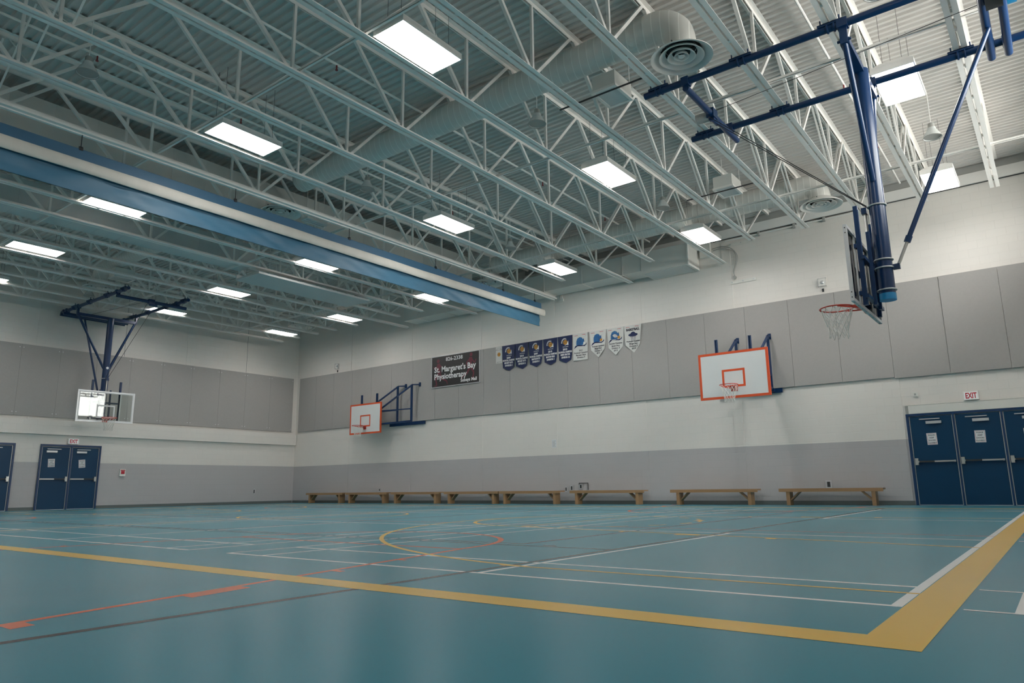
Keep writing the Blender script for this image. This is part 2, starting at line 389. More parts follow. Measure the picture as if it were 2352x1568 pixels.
# grey and maroon courts
rect(-3.30, -3.245, -2.5, 17.65, GRY, 2); rect(mx_(-3.30), mx_(-3.245), -2.5, 17.65, GRY, 2)
rect(-22.8, -3.29, 5.70, 5.74, GRY, 2); rect(-22.8, -3.29, my_(5.70), my_(5.74), GRY, 2)
rect(-22.0, -4.37, 5.86, 5.90, MAR, 3); rect(-22.0, -4.37, my_(5.86), my_(5.90), MAR, 3)
rect(-4.39, -4.35, 5.86, 14.70, MAR, 3); rect(-22.0, -21.96, 5.86, 14.70, MAR, 3)
rect(XC-0.02, XC+0.02, 5.86, 14.70, MAR, 3); rect(XC-3.02, XC-2.98, 5.86, 14.70, MAR, 3); rect(XC+2.98, XC+3.02, 5.86, 14.70, MAR, 3)
rect(-4.10, -3.95, 5.81, 5.85, MAR, 3)
# orange cross courts (play along y): keys on both long sides
for (cx, sgn) in ((-6.33, 1), (-19.77, 1)):
    for near in (True, False):
        Y = (lambda y: y) if near else (lambda y: my_(y))
        fty = 5.13
        for sd in (1, -1):
            p, q = (cx+sd*2.64, Y(1.15)), (cx+sd*1.80, Y(fty)); seg(p, q, 0.05, ORG, 4)
            for yy, ln, wd in ((1.22, 0.10, 0.14), (2.12, 0.40, 0.13), (3.32, 0.055, 0.12), (4.10, 0.05, 0.10)):
                xx = cx+sd*(1.80+(fty-yy)*0.2111)
                fl.cur = ORG; z = coat()
                a_, b_ = yy-0.0, yy+ln; xa_ = cx+sd*(1.80+(fty-a_)*0.2111); xb_ = cx+sd*(1.80+(fty-b_)*0.2111)
                fl.add([(xa_, Y(a_), z), (xb_, Y(b_), z), (xb_+sd*wd, Y(b_), z), (xa_+sd*wd, Y(a_), z)], [(0,1,2,3)])
        rect(cx-1.8, cx+1.8, Y(fty)-0.025, Y(fty)+0.025, ORG, 4)
        a0, a1 = (0, PI) if near else (PI, 2*PI)
        arc((cx, Y(fty)), 1.78, a0, a1, 0.06, ORG, 4)
        rect(cx-7.0, cx+6.0, my_(8.9) if not near else 8.88, (my_(8.9) if not near else 8.88)+0.03, ORG, 1) if near else None
# yellow main court
rect(mx_(-0.46), -0.46, 2.812, 3.017, YEL, 5); rect(-0.666, -0.46, 3.017, my_(3.017), YEL, 5)
rect(mx_(-0.46), -0.46, my_(3.017), my_(2.812), YEL, 5); rect(mx_(-0.46), mx_(-0.666), 3.017, my_(3.017), YEL, 5)
for mir in (False, True):
    X = (lambda x: x) if not mir else mx_
    bc = (X(-2.15), YC)
    rect(X(-0.667), X(-3.35), 4.205, 4.245, YEL, 5); rect(X(-0.667), X(-3.35), my_(4.245), my_(4.205), YEL, 5)
    ang = math.asin((YC-4.225)/6.13)
    if not mir: arc(bc, 6.13, PI-ang, PI+ang, 0.05, YEL, 5, 120)
    else: arc(bc, 6.13, -ang, ang, 0.05, YEL, 5, 120)
    seg((X(-6.35), 8.46), (X(-0.60), 7.34), 0.05, YEL, 5); seg((X(-6.35), my_(8.46)), (X(-0.60), my_(7.34)), 0.05, YEL, 5)
    rect(X(-6.33), X(-6.37), 8.46, my_(8.46), YEL, 5)
    if not mir:
        arc((-6.35, YC), 1.82, PI/2, 3*PI/2, 0.06, YEL, 5); arc((-6.35, YC), 1.82, -PI/2, PI/2, 0.05, YEL, 5, 54, 3)
    else:
        arc((X(-6.35), YC), 1.82, -PI/2, PI/2, 0.06, YEL, 5); arc((X(-6.35), YC), 1.82, PI/2, 3*PI/2, 0.05, YEL, 5, 54, 3)
    for (xk, ln) in ((-4.42, 0.05), (-2.45, 0.11), (-3.35, 0.30)):
        yk = 8.46 - (xk+6.35)*0.1948
        rect(X(xk), X(xk-ln), yk-0.12, yk, YEL, 5); rect(X(xk), X(xk-ln), my_(yk), my_(yk)+0.12, YEL, 5)
arc((XC, YC), 1.80, 0, 2*PI, 0.05, YEL, 5, 72); rect(XC-0.025, XC+0.025, 2.9, my_(2.9), YEL, 4)
rect(-4.75, -4.63, 10.82, 11.05, YEL, 5)
# team-bench ticks outside the baseline (white)
rect(-0.44, 0.9, 4.515, 4.545, WHT, 1); rect(-0.44, 0.9, 3.795, 3.825, WHT, 1); rect(-0.255, -0.12, 3.795, 4.545, WHT, 2)
rect(-0.44, 0.9, 8.25, 8.28, WHT, 1)
floor = fl.build('floor', [M['f_teal'], M['f_yel'], M['f_wht'], M['f_org'], M['f_gry'], M['f_mar']]); floor['kind'] = 'structure'

# ------------------------------------------------------------------ walls
wb = struct('wall_back', MB().box(-L-0.3, XR+0.3, D, D+0.3, 0, 8.6), M['wall_b'])
wl = struct('wall_left', MB().box(-L-0.3, -L, YF-0.3, D, 0, 8.6), M['wall_l'])
WY0, WY1, WZ0, WZ1 = 8.0, 19.1, 5.66, 7.50      # clerestory opening in the right-hand wall
struct('wall_right', MB().box(XR, XR+0.3, YF-0.3, D, 0, WZ0).box(XR, XR+0.3, YF-0.3, D, WZ1, 8.6).box(XR, XR+0.3, YF-0.3, WY0, WZ0, WZ1).box(XR, XR+0.3, WY1, D, WZ0, WZ1), M['wall_l'])
wf = MB()
for y_ in [WY0+(WY1-0.06-WY0)*k/6 for k in range(7)]: wf.box(XR+0.08, XR+0.16, y_, y_+0.06, WZ0, WZ1)
wf.box(XR+0.08, XR+0.16, WY0, WY1, WZ0, WZ0+0.06).box(XR+0.08, XR+0.16, WY0, WY1, WZ1-0.06, WZ1)
win = struct('window_1', wf, M['alu'])
struct('pane', MB().box(XR+0.115, XR+0.121, WY0+0.01, WY1-0.01, WZ0+0.01, WZ1-0.01), M['glass'], win)
# sampling portal only (emits nothing): tells the renderer where daylight enters
pl_ = bpy.data.lights.new('window_portal', 'AREA'); pl_.shape = 'RECTANGLE'; pl_.size = WY1-WY0; pl_.size_y = WZ1-WZ0; pl_.cycles.is_portal = True
po = bpy.data.objects.new('window_portal', pl_); C.objects.link(po); po.location = (XR+0.02, (WY0+WY1)/2, (WZ0+WZ1)/2)
po.rotation_euler = Matrix(((0,0,1),(1,0,0),(0,1,0))).to_euler()
struct('wall_front', MB().box(-L, XR, YF-0.3, YF, 0, 8.6), M['wall_b'])
for (a, b) in ((-7.36, -7.10), (-10.34, -10.09), (-13.69, -13.42), (-16.97, -16.70), (-20.56, -20.34), (-24.30, -24.05)):
    struct('pilaster', MB().box(a, b, D-0.014, D-0.001, 0.10, 7.7), M['wall_b'], wb)
struct('pilaster', MB().box(-3.30, -3.06, D-0.014, D-0.001, 0.10, 7.7), M['wall_b'], wb)
for (a, b) in ((9.27, 9.52), (14.67, 14.92)):
    struct('pilaster', MB().box(-L+0.001, -L+0.014, a, b, 3.05, 8.0), M['wall_l'], wl)
for y in (12.23, 17.38):
    struct('control_joint', MB().box(-L+0.001, -L+0.004, y, y+0.012, 5.6, 8.0), M['base'], wl)
# baseboards
struct('baseboard_back', MB().box(-L+0.02, -3.02, D-0.016, D-0.0145, 0, 0.105).box(-L+0.02, -3.02, D-0.02, D-0.0145, 0, 0.02), M['base'])
struct('baseboard_left', MB().box(-L+0.001, -L+0.014, 11.75, D-0.03, 0, 0.105).box(-L+0.001, -L+0.014, 9.03, 9.76, 0, 0.105), M['base'])
# projecting block lintel band on the end wall
struct('trim_1', MB().box(-L+0.001, -L+0.13, YF+0.05, D-0.03, 2.545, 3.03), M['wall_l'])
# steel edge beam at the top of the bench wall, a solid grey strip imitating the shaded gap above it
struct('trim_2', MB().box(-14.6, XR-0.02, D-0.09, D-0.016, 7.735, 8.0), M['steel'])
struct('trim_gap_shade', MB().box(-14.6, XR-0.02, D-0.06, D-0.016, 8.0, ZD-0.005), M['grey'])
struct('trim_soffit_shade', MB().box(-14.6, XR-0.02, D-0.03, D-0.016, 7.715, 7.735), M['dark'])  # dark strip drawn as the shadow line under the beam
# ribbed roof deck: ribs along x
dk = MB(); pts = []; y = YF
while y < D:
    pts += [(y, ZD), (y+0.050, ZD), (y+0.068, ZD+0.042), (y+0.134, ZD+0.042)]; y += 0.152
pts = [p for p in pts if p[0] < D-0.01]; n = len(pts)
vs = [(-L, a, b) for a, b in pts] + [(XR, a, b) for a, b in pts]
dk.add(vs, [(i, i+1, n+i+1, n+i) for i in range(n-1)])
dk.box(-L, XR, YF, D, ZD+0.07, ZD+0.2)
struct('ceiling', dk, M['deck'])

# ------------------------------------------------------------------ acoustic panels
def panel(bm_args, onwall):
    mb = MB(); b = bmesh.new(); bmesh.ops.create_cube(b, size=1.0)
    x0, x1, y0, y1, z0, z1 = bm_args
    for v in b.verts: v.co = Vector(((v.co.x)*(x1-x0), (v.co.y)*(y1-y0), (v.co.z+0.5)*(z1-z0)))
    bmesh.ops.bevel(b, geom=b.edges[:], offset=0.005, segments=2, affect='EDGES', profile=0.5)
    me = bpy.data.meshes.new('acoustic_panel'); b.to_mesh(me); b.free(); me.materials.append(M['panel'])
    return me
seams = [-27.57+1.2215*i for i in range(26)]
pm = panel((0, 1.2165, 0, 0.045, 0, 2.435), True)
screws = MB()
for sx in (-0.55, 0.55):
    for sz in (0.12, 2.32): screws.tube((sx, -0.0225, sz), (sx, -0.0255, sz), 0.016, 8)
screw_me = screws.mesh('panel_fixing', M['grey'])
for i in range(23):
    th = 0.014 if i >= 21 else 0.0
    o = link('acoustic_panel', pm, None, (seams[i]+0.61, D-0.0385-th, 3.140 - (0.03 if i >= 20 else 0)))
    tag(o, 'grey acoustic panel on the bench wall, %s from the room corner' % ORD[i], 'wall panel', 'grey acoustic panels along the bench wall')
    link('fixing', screw_me, o)
pl = panel((0, 0.045, 0, 1.2160, 0, 2.435), False)
sl = MB()
for sy in (-0.55, 0.55):
    for sz in (0.12, 2.32): sl.tube((0.0225, sy, sz), (0.0255, sy, sz), 0.016, 8)
sl_me = sl.mesh('panel_fixing_end', M['paper'])
for i in range(11):
    o = link('acoustic_panel', pl, None, (-L+0.0385, 19.81-0.61-1.2185*i, 3.140))
    tag(o, 'grey acoustic panel on the far end wall, %s from the room corner' % ORD[i], 'wall panel', 'grey acoustic panels along the far end wall')
    link('fixing', sl_me, o)

# ------------------------------------------------------------------ roof joists
NODES = [17.76, 15.40, 13.04, 10.68, 8.32, 5.96, 3.25, 0.89, -1.47]
YE = 19.93
def angle_pair(mb, y0, y1, z, leg, sgn, gap=0.028, t=0.007):
    for s_ in (-1, 1):
        x0 = s_*gap/2
        mb.box(min(x0, x0+s_*leg), max(x0, x0+s_*leg), y0, y1, z if sgn > 0 else z-t, z+t if sgn > 0 else z)
        mb.box(min(x0, x0+s_*t), max(x0, x0+s_*t), y0, y1, z if sgn > 0 else z-leg, z+leg if sgn > 0 else z)
top = MB(); angle_pair(top, YF+0.02, YE, 8.195-ZJ, 0.075, -1); top_me = top.mesh('top_chord', M['steel'])
def spacers(mb, yend):
    k = 0
    for a in NODES:
        for o_ in (0.6, 1.2, 1.8):
            y_ = a - o_
            if YF+0.1 < y_ < yend-0.1: mb.box(-0.014, 0.014, y_-0.03, y_+0.03, 0.008, 0.05)
bl = MB(); angle_pair(bl, YF+0.02, YE, 0, 0.078, 1); spacers(bl, YE); bl_me = bl.mesh('bottom_chord', M['steel'])
bs = MB(); angle_pair(bs, YF+0.02, 18.33, 0, 0.078, 1); spacers(bs, 18.3); bs_me = bs.mesh('bottom_chord', M['steel'])
webs = []
def web(name, p, q, wd, ht):
    mb = MB(); mb.bar(p, q, wd, ht, (1,0,0)); webs.append((name, mb.mesh(name, M['steel'])))
zt, zb = 8.14-ZJ, 0.035
def webpair(p, q):
    mb = MB()
    for s_ in (-0.036, 0.036): mb.bar((s_, p[0], p[1]), (s_, q[0], q[1]), 0.045, 0.03, (1,0,0))
    webs.append(('web_diagonal', mb.mesh('web_diagonal', M['steel'])))
for i, yb in enumerate(NODES):
    apex_n = (NODES[i-1]+yb)/2 if i else 19.4
    apex_p = (NODES[i+1]+yb)/2 if i+1 < len(NODES) else yb-1.1
    if i < 2: webpair((yb-0.09, zb), (apex_p+0.05, zt)); webpair((yb+0.09, zb), (apex_n-0.05, zt)) if i else web('web_diagonal', (0, yb+0.09, zb), (0, apex_n-0.05, zt), 0.04, 0.045)
    else:
        web('web_diagonal', (0, yb-0.08, zb), (0, apex_p+0.05, zt), 0.058, 0.055)
        web('web_diagonal', (0, yb+0.08, zb), (0, apex_n-0.05, zt), 0.052, 0.050)
    web('web_vertical', (0, yb, zb), (0, yb, zt), 0.045, 0.045)
JX = [(-26.63,0),(-25.44,0),(-24.17,0),(-22.98,0),(-21.70,0),(-20.47,1),(-19.30,0),(-18.08,0),(-16.85,1),(-15.62,0),(-14.42,0),(-13.29,1),
      (-11.88,0),(-10.33,1),(-8.79,0),(-7.24,1),(-5.86,0),(-4.48,0),(-3.12,0),(-1.83,0),(-0.44,0),(0.93,0)]
for i, (jx, ln) in enumerate(JX):
    if jx < -13.5: lab = 'white open-web roof joist behind the blue curtain, %s from the far end wall' % ORD[i]
    elif jx < -13.0: lab = 'white open-web roof joist that carries the blue divider curtain'
    else: lab = 'white open-web roof joist, %s to the right of the blue curtain' % ORD[i-12]
    j = thing('roof_joist', lab, 'roof joist', (jx, 0, ZJ), 'white open-web roof joists')
    link('top_chord', top_me, j); link('bottom_chord', bl_me if ln else bs_me, j)
    for nm, me in webs: link(nm, me, j)
# bridging angles between the joists
jxs = [j[0] for j in JX]
def bridging(y, z, label):
    mb = MB()
    mb.box(-26.9, 1.4, y, y+0.045, z, z+0.005).box(-26.9, 1.4, y, y+0.005, z, z+0.045)
    o = mb.build('bridging_angle', M['steel']); tag(o, label, 'bridging angle', 'bridging angles across the joists')
bridging(16.0, ZJ+0.07, 'white bridging angle across the bottom of the joists nearest the bench wall')
bridging(11.05, ZJ+0.07, 'white bridging angle across the joist bottoms over the middle of the court')
bridging(6.06, ZJ+0.07, 'white bridging angle across the joist bottoms past the nearest row of lit ceiling lights')
# cross bridging (pairs of crossing angles) over the near side
for i in range(8, len(jxs)-1):
    a, b = jxs[i]+0.03, jxs[i+1]-0.03
    mb = MB(); mb.bar((a, 3.40, ZJ+0.09), (b, 3.40, 8.10), 0.03, 0.008); mb.bar((a, 3.46, 8.10), (b, 3.46, ZJ+0.09), 0.03, 0.008)
    o = mb.build('cross_brace', M['steel'])
    tag(o, 'crossed white brace pair between joists in the near row, %s counted rightward' % ORD[i-8], 'cross brace', 'crossed braces in the near bridging row')

# ------------------------------------------------------------------ ceiling lights
def ceiling_light():
    t = thing('ceiling_light', '', 'ceiling light', (0,0,7.0))
    hs = MB()
    hs.add([(-0.31,-0.62,0.006),(0.31,-0.62,0.006),(0.31,0.62,0.006),(-0.31,0.62,0.006),(-0.31,-0.62,0.09),(0.31,-0.62,0.09),(0.31,0.62,0.09),(-0.31,0.62,0.09),
            (-0.18,-0.61,0.14),(0.18,-0.61,0.14),(0.18,0.61,0.14),(-0.18,0.61,0.14)],
           [(0,3,2,1),(0,1,5,4),(1,2,6,5),(2,3,7,6),(3,0,4,7),(4,5,9,8),(5,6,10,9),(6,7,11,10),(7,4,8,11),(8,9,10,11)])
    hs.box(-0.312,-0.297,-0.622,0.622,-0.012,0.006).box(0.297,0.312,-0.622,0.622,-0.012,0.006).box(-0.297,0.297,-0.622,-0.607,-0.012,0.006).box(-0.297,0.297,0.607,0.622,-0.012,0.006)
    hs.build('housing', M['steel'], t)
    MB().box(-0.296,0.296,-0.606,0.606,-0.006,0.004).build('diffuser', M['lamp'], t)
    for sx in (-0.14, 0.14):
        for sy in (-0.5, 0.5):
            MB().tube((sx, sy, 0.13), (sx, sy, ZD-7.0), 0.003, 5).build('hanger_cable', M['cable'], t)
    return t
cl0 = ceiling_light(); first = True
LXS = (-1.37, -6.86, -11.43, -16.72, -21.25, -25.35)
cols = ('beside the near hoop', 'left of the near hoop', 'just before the blue curtain', 'first past the blue curtain', 'second past the blue curtain', 'nearest the far end wall')
rows = {17.33: 'in the bench-wall row', 12.48: 'in the middle row', 6.80: 'in the near row', 1.30: 'in the camera-side row'}
for c, x in enumerate(LXS):
    for y, rn in rows.items():
        lab = 'lit ceiling light %s, %s' % (rn, cols[c])
        if first: cl0.location = (x, y, 7.0); cl0['label'] = lab; cl0['group'] = 'lit rectangular ceiling lights'; first = False
        else: copy_thing(cl0, (x, y, 7.0), lab, 'lit rectangular ceiling lights')

# ------------------------------------------------------------------ old bell lamps
def bell_lamp():
    t = thing('bell_lamp', '', 'pendant lamp', (0,0,7.2))
    MB().lathe([(0.075,0.20),(0.085,0.15),(0.12,0.10),(0.155,0.03),(0.165,0.0),(0.160,0.0),(0.148,0.03),(0.115,0.095),(0.08,0.145),(0.068,0.19)], 20).build('reflector', M['bell'], t, smooth=True)
    MB().torus((0,0,0.0), 0.165, 0.008, 22, 6).lathe([(0.001,0.012),(0.155,0.012)], 20).build('glass_ring', M['grey'], t, smooth=True)
    MB().lathe([(0.0,0.30),(0.045,0.30),(0.058,0.28),(0.06,0.20),(0.07,0.185),(0.0,0.185)], 14).build('ballast', M['grey'], t, smooth=True)
    MB().tube((0,0,0.30), (0,0,ZD-7.2), 0.008, 6).build('hanger_rod', M['steel'], t)
    return t
b0 = bell_lamp(); first = True
bcols = {-1.24: 'right of the near hoop frame', -7.02: 'between the two round-duct diffusers and the curtain', -11.75: 'just right of the blue curtain',
         -17.35: 'just beyond the blue curtain', -26.0: 'near the far end wall'}
brow = {15.4: 'nearest the bench wall', 10.08: 'over mid court', 4.17: 'on the near side'}
for x, cn in bcols.items():
    for y, rn in brow.items():
        lab = 'unlit glass bell lamp %s, %s' % (rn, cn)
        if first: b0.location = (x, y, 7.2); b0['label'] = lab; b0['group'] = 'unlit glass bell lamps'; first = False
        else: copy_thing(b0, (x, y, 7.2), lab, 'unlit glass bell lamps')

# ------------------------------------------------------------------ round ducts and ring diffusers
def round_duct(xa, xb, yy, zz, label, r=0.235, both=False):
    """from closed end xa to a 90-degree elbow at xb that turns down"""
    path, rad = [], []
    sgn = 1 if xb > xa else -1
    er = min(0.42, zz-7.30); n = int(abs(xb-xa-er*sgn)/0.03)
    for i in range(n+1):
        x = xa + sgn*0.03*i; k = i % 5
        path.append((x, yy, zz)); rad.append(r+0.007 if k == 0 else r)
    x_e = path[-1][0]
    for i in range(1, 10):
        a = PI/2*i/9; path.append((x_e+sgn*er*math.sin(a), yy, zz-er*(1-math.cos(a)))); rad.append(r-(r-0.235)*i/9+(0.005 if i % 3 == 0 else 0))
    path.append((path[-1][0], yy, 7.272)); rad.append(0.235)
    o = MB().sweep(path, rad, 26).build('round_duct', M['spiral'], smooth=True); tag(o, label, 'air duct', 'white spiral round ducts'); return path[-1][0]
def ring_diffuser():
    t = thing('ring_diffuser', '', 'air diffuser', (0,0,7.1))
    MB().lathe([(0.245,0.165),(0.27,0.15),(0.42,0.05),(0.48,0.005),(0.48,-0.006),(0.455,-0.006),(0.405,0.035),(0.26,0.14),(0.235,0.16)], 40).build('outer_cone', M['steel'], t, smooth=True)
    for (ra, rb, z0) in ((0.345, 0.255, 0.012), (0.215, 0.150, 0.016), (0.115, 0.070, 0.018)):
        MB().lathe([(rb,z0+0.075),(rb+(ra-rb)*0.55,z0+0.05),(ra,z0+0.004),(ra+0.004,z0-0.006),(ra-0.012,z0-0.006),(rb+(ra-rb)*0.45,z0+0.035),(rb-0.010,z0+0.068)], 36, closed=True).build('ring', M['steel'], t, smooth=True)
    MB().lathe([(0.0,0.004),(0.045,0.010),(0.052,0.022),(0.0,0.05)], 18).build('centre_cap', M['steel'], t, smooth=True)
    MB().bar((-0.36,0,0.105),(0.36,0,0.105),0.012,0.02).bar((0,-0.36,0.11),(0,0.36,0.11),0.012,0.02).lathe([(0.0,0.155),(0.235,0.155)],20).lathe([(0.24,0.15),(0.40,0.045)],24).build('damper_shade_backing', M['dark'], t)  # damper bars, plus dark disc and cone that paint the interior as shaded
    return t
rd0 = ring_diffuser()
round_duct(-13.6, -3.94, 9.65, 7.78, 'white spiral round duct crossing mid court, ending in a ring diffuser', 0.262)
round_duct(-13.9, -3.86, 17.42, 7.64, 'white spiral round duct running close along the bench wall', 0.275)
round_duct(-19.2, -24.40, 9.72, 7.78, 'round duct beyond the blue curtain, above the far glass hoop')
round_duct(-19.2, -24.20, 17.45, 7.66, 'round duct beyond the blue curtain, near the bench wall')
rd0.location = (-3.94, 9.65, 7.1); tag(rd0, 'large round ring diffuser beside the blue frame of the near hoop', None, 'round ring diffusers')
copy_thing(rd0, (-3.86, 17.42, 7.1), 'round ring diffuser behind the near hoop, close to the bench wall', 'round ring diffusers')
copy_thing(rd0, (-24.40, 9.72, 7.1), 'round ring diffuser above the far glass hoop', 'round ring diffusers')
copy_thing(rd0, (-24.20, 17.45, 7.1), 'round ring diffuser near the far corner of the room', 'round ring diffusers')
copy_thing(rd0, (-14.25, 9.55, 7.1), 'round ring diffuser just behind the middle of the blue curtain', 'round ring diffusers')
copy_thing(rd0, (-14.25, 17.5, 7.1), 'round ring diffuser behind the blue curtain, near the bench wall', 'round ring diffusers')
# square box grilles
def box_grille():
    t = thing('box_grille', '', 'air grille', (0,0,7.2))
    MB().box(-0.22,0.22,-0.30,0.30,0.03,0.30).build('box', M['duct'], t)
    for sx in (-0.2, 0.2): MB().tube((sx, 0.28, 0.30), (sx, 0.28, ZD-7.2), 0.006, 6).build('hanger_rod', M['steel'], t)
    MB().box(-0.24,0.24,-0.32,-0.27,-0.01,0.03).box(-0.24,0.24,0.27,0.32,-0.01,0.03).box(-0.24,-0.19,-0.27,0.27,-0.01,0.03).box(0.19,0.24,-0.27,0.27,-0.01,0.03).build('frame', M['steel'], t)
    MB().box(-0.188,0.188,-0.268,0.268,0.006,0.028).build('grille', M['slab'], t)
    return t
bg0 = box_grille(); bg0.location = (-5.44, 10.12, 7.2); tag(bg0, 'white box grille left of the largest ring diffuser', None, 'white box grilles')
copy_thing(bg0, (-5.40, 15.42, 7.2), 'white box grille above the round duct near the bench wall', 'white box grilles')
copy_thing(bg0, (-23.1, 9.85, 7.2), 'white box grille right of the diffuser above the far glass hoop', 'white box grilles')
copy_thing(bg0, (-22.9, 15.4, 7.2), 'white box grille by the far corner, beyond the slab under the joists', 'white box grilles')
# grey struts that carry the grilles
for (x, y, z, lab) in ((-5.45, 9.75, 7.08, 'dark strut rail in front of the box grille beside the large diffuser'), (-5.40, 15.05, 7.08, 'dark strut rail in front of the box grille near the bench wall')):
    o = MB().box(x-0.85, x+0.85, y, y+0.022, z, z+0.022).build('strut_rail', M['dark']); tag(o, lab, 'rail')

# ------------------------------------------------------------------ rectangular ducts and bulkheads
def ribbed_duct(x0, x1, y0, y1, z0, z1, axis, pitch, label, name='rectangular_duct', m='duct', rib=0.02):
    t = thing(name, label, 'air duct', ((x0+x1)/2, (y0+y1)/2, z0))
    cx, cy = (x0+x1)/2, (y0+y1)/2
    MB().box(x0-cx, x1-cx, y0-cy, y1-cy, 0, z1-z0).build('casing', M[m], t)
    a, b = (x0, x1) if axis == 0 else (y0, y1)
    k = a + pitch/2
    while k < b:
        r_ = rib
        mb = MB()
        if axis == 0: mb.box(k-cx-0.015, k-cx+0.015, y0-cy-r_, y1-cy, -r_, z1-z0)
        else: mb.box(x0-cx, x1-cx+r_, k-cy-0.012, k-cy+0.012, -r_, z1-z0)
        mb.build('joint_flange', M[m], t); k += pitch
    return t
t = ribbed_duct(-20.0, -9.62, 19.22, D-0.12, 7.02, 7.62, 0, 1.5, 'long white rectangular duct under the joist ends along the bench wall')
t2 = thing('plenum_box', 'deep white plenum box at the right end of the wall duct', 'air duct', (-8.83, 19.6, 6.92))
MB().box(-0.76, 0.76, -0.42, 0.445, 0, 0.66).build('casing', M['duct'], t2)
MB().box(0.762, 0.80, -0.45, 0.36, -0.02, 0.05).box(0.762, 0.80, -0.45, -0.38, 0.05, 0.66).box(0.762,0.80,-0.38,0.36,0.61,0.66).build('end_flange', M['steel'], t2)
MB().box(-0.70, 0.68, -0.36, 0.30, -0.012, -0.001).build('grille', M['slab'], t2)
# big vertical casing just behind the curtain and the one further back
ribbed_duct(-15.30, -14.72, 3.6, 17.2, 7.22, 7.98, 1, 0.78, 'tall white duct casing standing behind the joist over the blue curtain', rib=0.006)
ribbed_duct(-19.10, -18.32, 2.0, 11.5, 7.06, 7.70, 1, 0.62, 'wide flat duct between joists beyond the curtain, with seams underneath', m='slab', rib=0.004)
sl_ = MB().box(-19.02, -17.83, 11.35, 15.55, 6.72, 6.78).box(-19.02,-18.98,11.35,15.55,6.78,6.9).build('ceiling_slab', M['slab'])
tag(sl_, 'long pale flat slab hung under the joists beyond the blue curtain', 'ceiling panel')
for (y_) in (12.2, 14.9):
    MB().tube((-18.6, y_, 6.78), (-18.6, y_, ZD), 0.006, 6).build('hanger_rod', M['steel'], sl_); MB().tube((-18.25, y_, 6.78), (-18.25, y_, ZD), 0.006, 6).build('hanger_rod', M['steel'], sl_)
# strip lamp behind the curtain
st = thing('strip_light', 'small white twin-tube strip light seen above the blue curtain', 'ceiling light', (-14.03, 10.4, 7.0))
MB().box(-0.13, 0.13, -0.32, 0.32, 0.05, 0.11).build('housing', M['steel'], st)
for sy in (-0.25, 0.25): MB().tube((0, sy, 0.11), (0, sy, ZD-7.0), 0.006, 6).build('hanger_rod', M['steel'], st)
for sx in (-0.06, 0.06): MB().tube((sx, -0.30, 0.03), (sx, 0.30, 0.03), 0.018, 8).build('tube', M['paper'], st)
# sprinkler pipes under the deck and wires
for (x, y0_, y1_, lab) in ((-9.55, -2.4, 19.8, 'thin white sprinkler pipe under the deck, left of the near lights'), (-12.6, -2.4, 19.8, 'white sprinkler pipe under the deck beside the curtain joist'),
                       (-2.45, -2.4, 19.8, 'thin white sprinkler pipe under the deck above the near hoop')):
    o = MB().tube((x, y0_, 8.105), (x, y1_, 8.105), 0.024, 8).build('sprinkler_pipe', M['steel']); tag(o, lab, 'pipe', 'sprinkler pipes under the deck')
    for yy in (4.6, 7.4, 10.2, 13.9, 17.0):
        MB().tube((x, yy, 8.09), (x, yy, 8.0), 0.014, 6).tube((x, yy, 8.0), (x, yy, 7.985), 0.026, 8).build('sprinkler_head', M['pipe_red'], o)

# ------------------------------------------------------------------ blue roll-up divider curtain
cx = -13.29
ct = thing('divider_curtain', 'long blue and cream gym divider curtain rolled up under a joist', 'curtain', (cx, 8.0, 5.8))
y0c, y1c = -2.4, 19.07
def sheet(name, z0, z1, x, m, parent, ny, nz, amp, ye0, ye1, seed, thick=0.02):
    rnd = random.Random(seed); mb = MB(); g = []
    ph = [(rnd.uniform(2, 9), rnd.uniform(-6, 6), rnd.uniform(0, 6.28)) for _ in range(9)]
    for j in range(nz+1):
        v = j/nz
        for i in range(ny+1):
            y_ = ye0+(ye1-ye0)*i/ny
            d = sum(math.sin(a*y_ + b*v*2.2 + c) for a, b, c in ph)/9*amp*(0.35+0.65*math.sin(PI*min(1, v*1.1)))
            g.append((x+d, y_-8.0, z0+(z1-z0)*v-5.8))
    n_ = ny+1
    mb.add(g, [(j*n_+i, j*n_+i+1, (j+1)*n_+i+1, (j+1)*n_+i) for j in range(nz) for i in range(ny)])
    g2 = [(p[0]-thick, p[1], p[2]) for p in g]
    mb.add(g2, [(j*n_+i, (j+1)*n_+i, (j+1)*n_+i+1, j*n_+i+1) for j in range(nz) for i in range(ny)])
    return mb.build(name, m, parent, smooth=True)
sheet('top_band', 6.30, 6.585, 0.02, M['cblue'], ct, 120, 3, 0.006, y0c, y1c, 1)
sheet('lower_fold', 5.775, 6.24, 0.035, M['cblue2'], ct, 420, 8, 0.040, y0c, 18.93, 2)
roll = MB(); prof = []
for i in range(14):
    a = 2*PI*i/14; prof.append((0.078+0.050*math.cos(a), 6.238+0.115*math.sin(a)))
ny = 160; g = []; rnd = random.Random(5)
for i in range(ny+1):
    y_ = y0c+(19.10-y0c)*i/ny; s_ = 1+0.05*math.sin(y_*1.7)+0.03*math.sin(y_*4.1+1)
    for (px, pz) in prof: g.append((0.03+px*s_, y_-8.0, 6.238+(pz-6.238)*(1+0.03*math.sin(y_*2.3))-5.8))
roll.add(g, [(i*14+k, i*14+(k+1) % 14, (i+1)*14+(k+1) % 14, (i+1)*14+k) for i in range(ny) for k in range(14)] + [tuple(range(13,-1,-1)), tuple(range(ny*14, ny*14+14))])
roll.build('rolled_mesh', M['cwhite'], ct, smooth=True)
MB().box(-0.10, 0.10, y0c-8, 19.9-8, 6.885-5.8, 6.925-5.8).box(-0.012, 0.012, y0c-8, 19.9-8, 6.86-5.8, 6.885-5.8).build('track', M['steel'], ct)
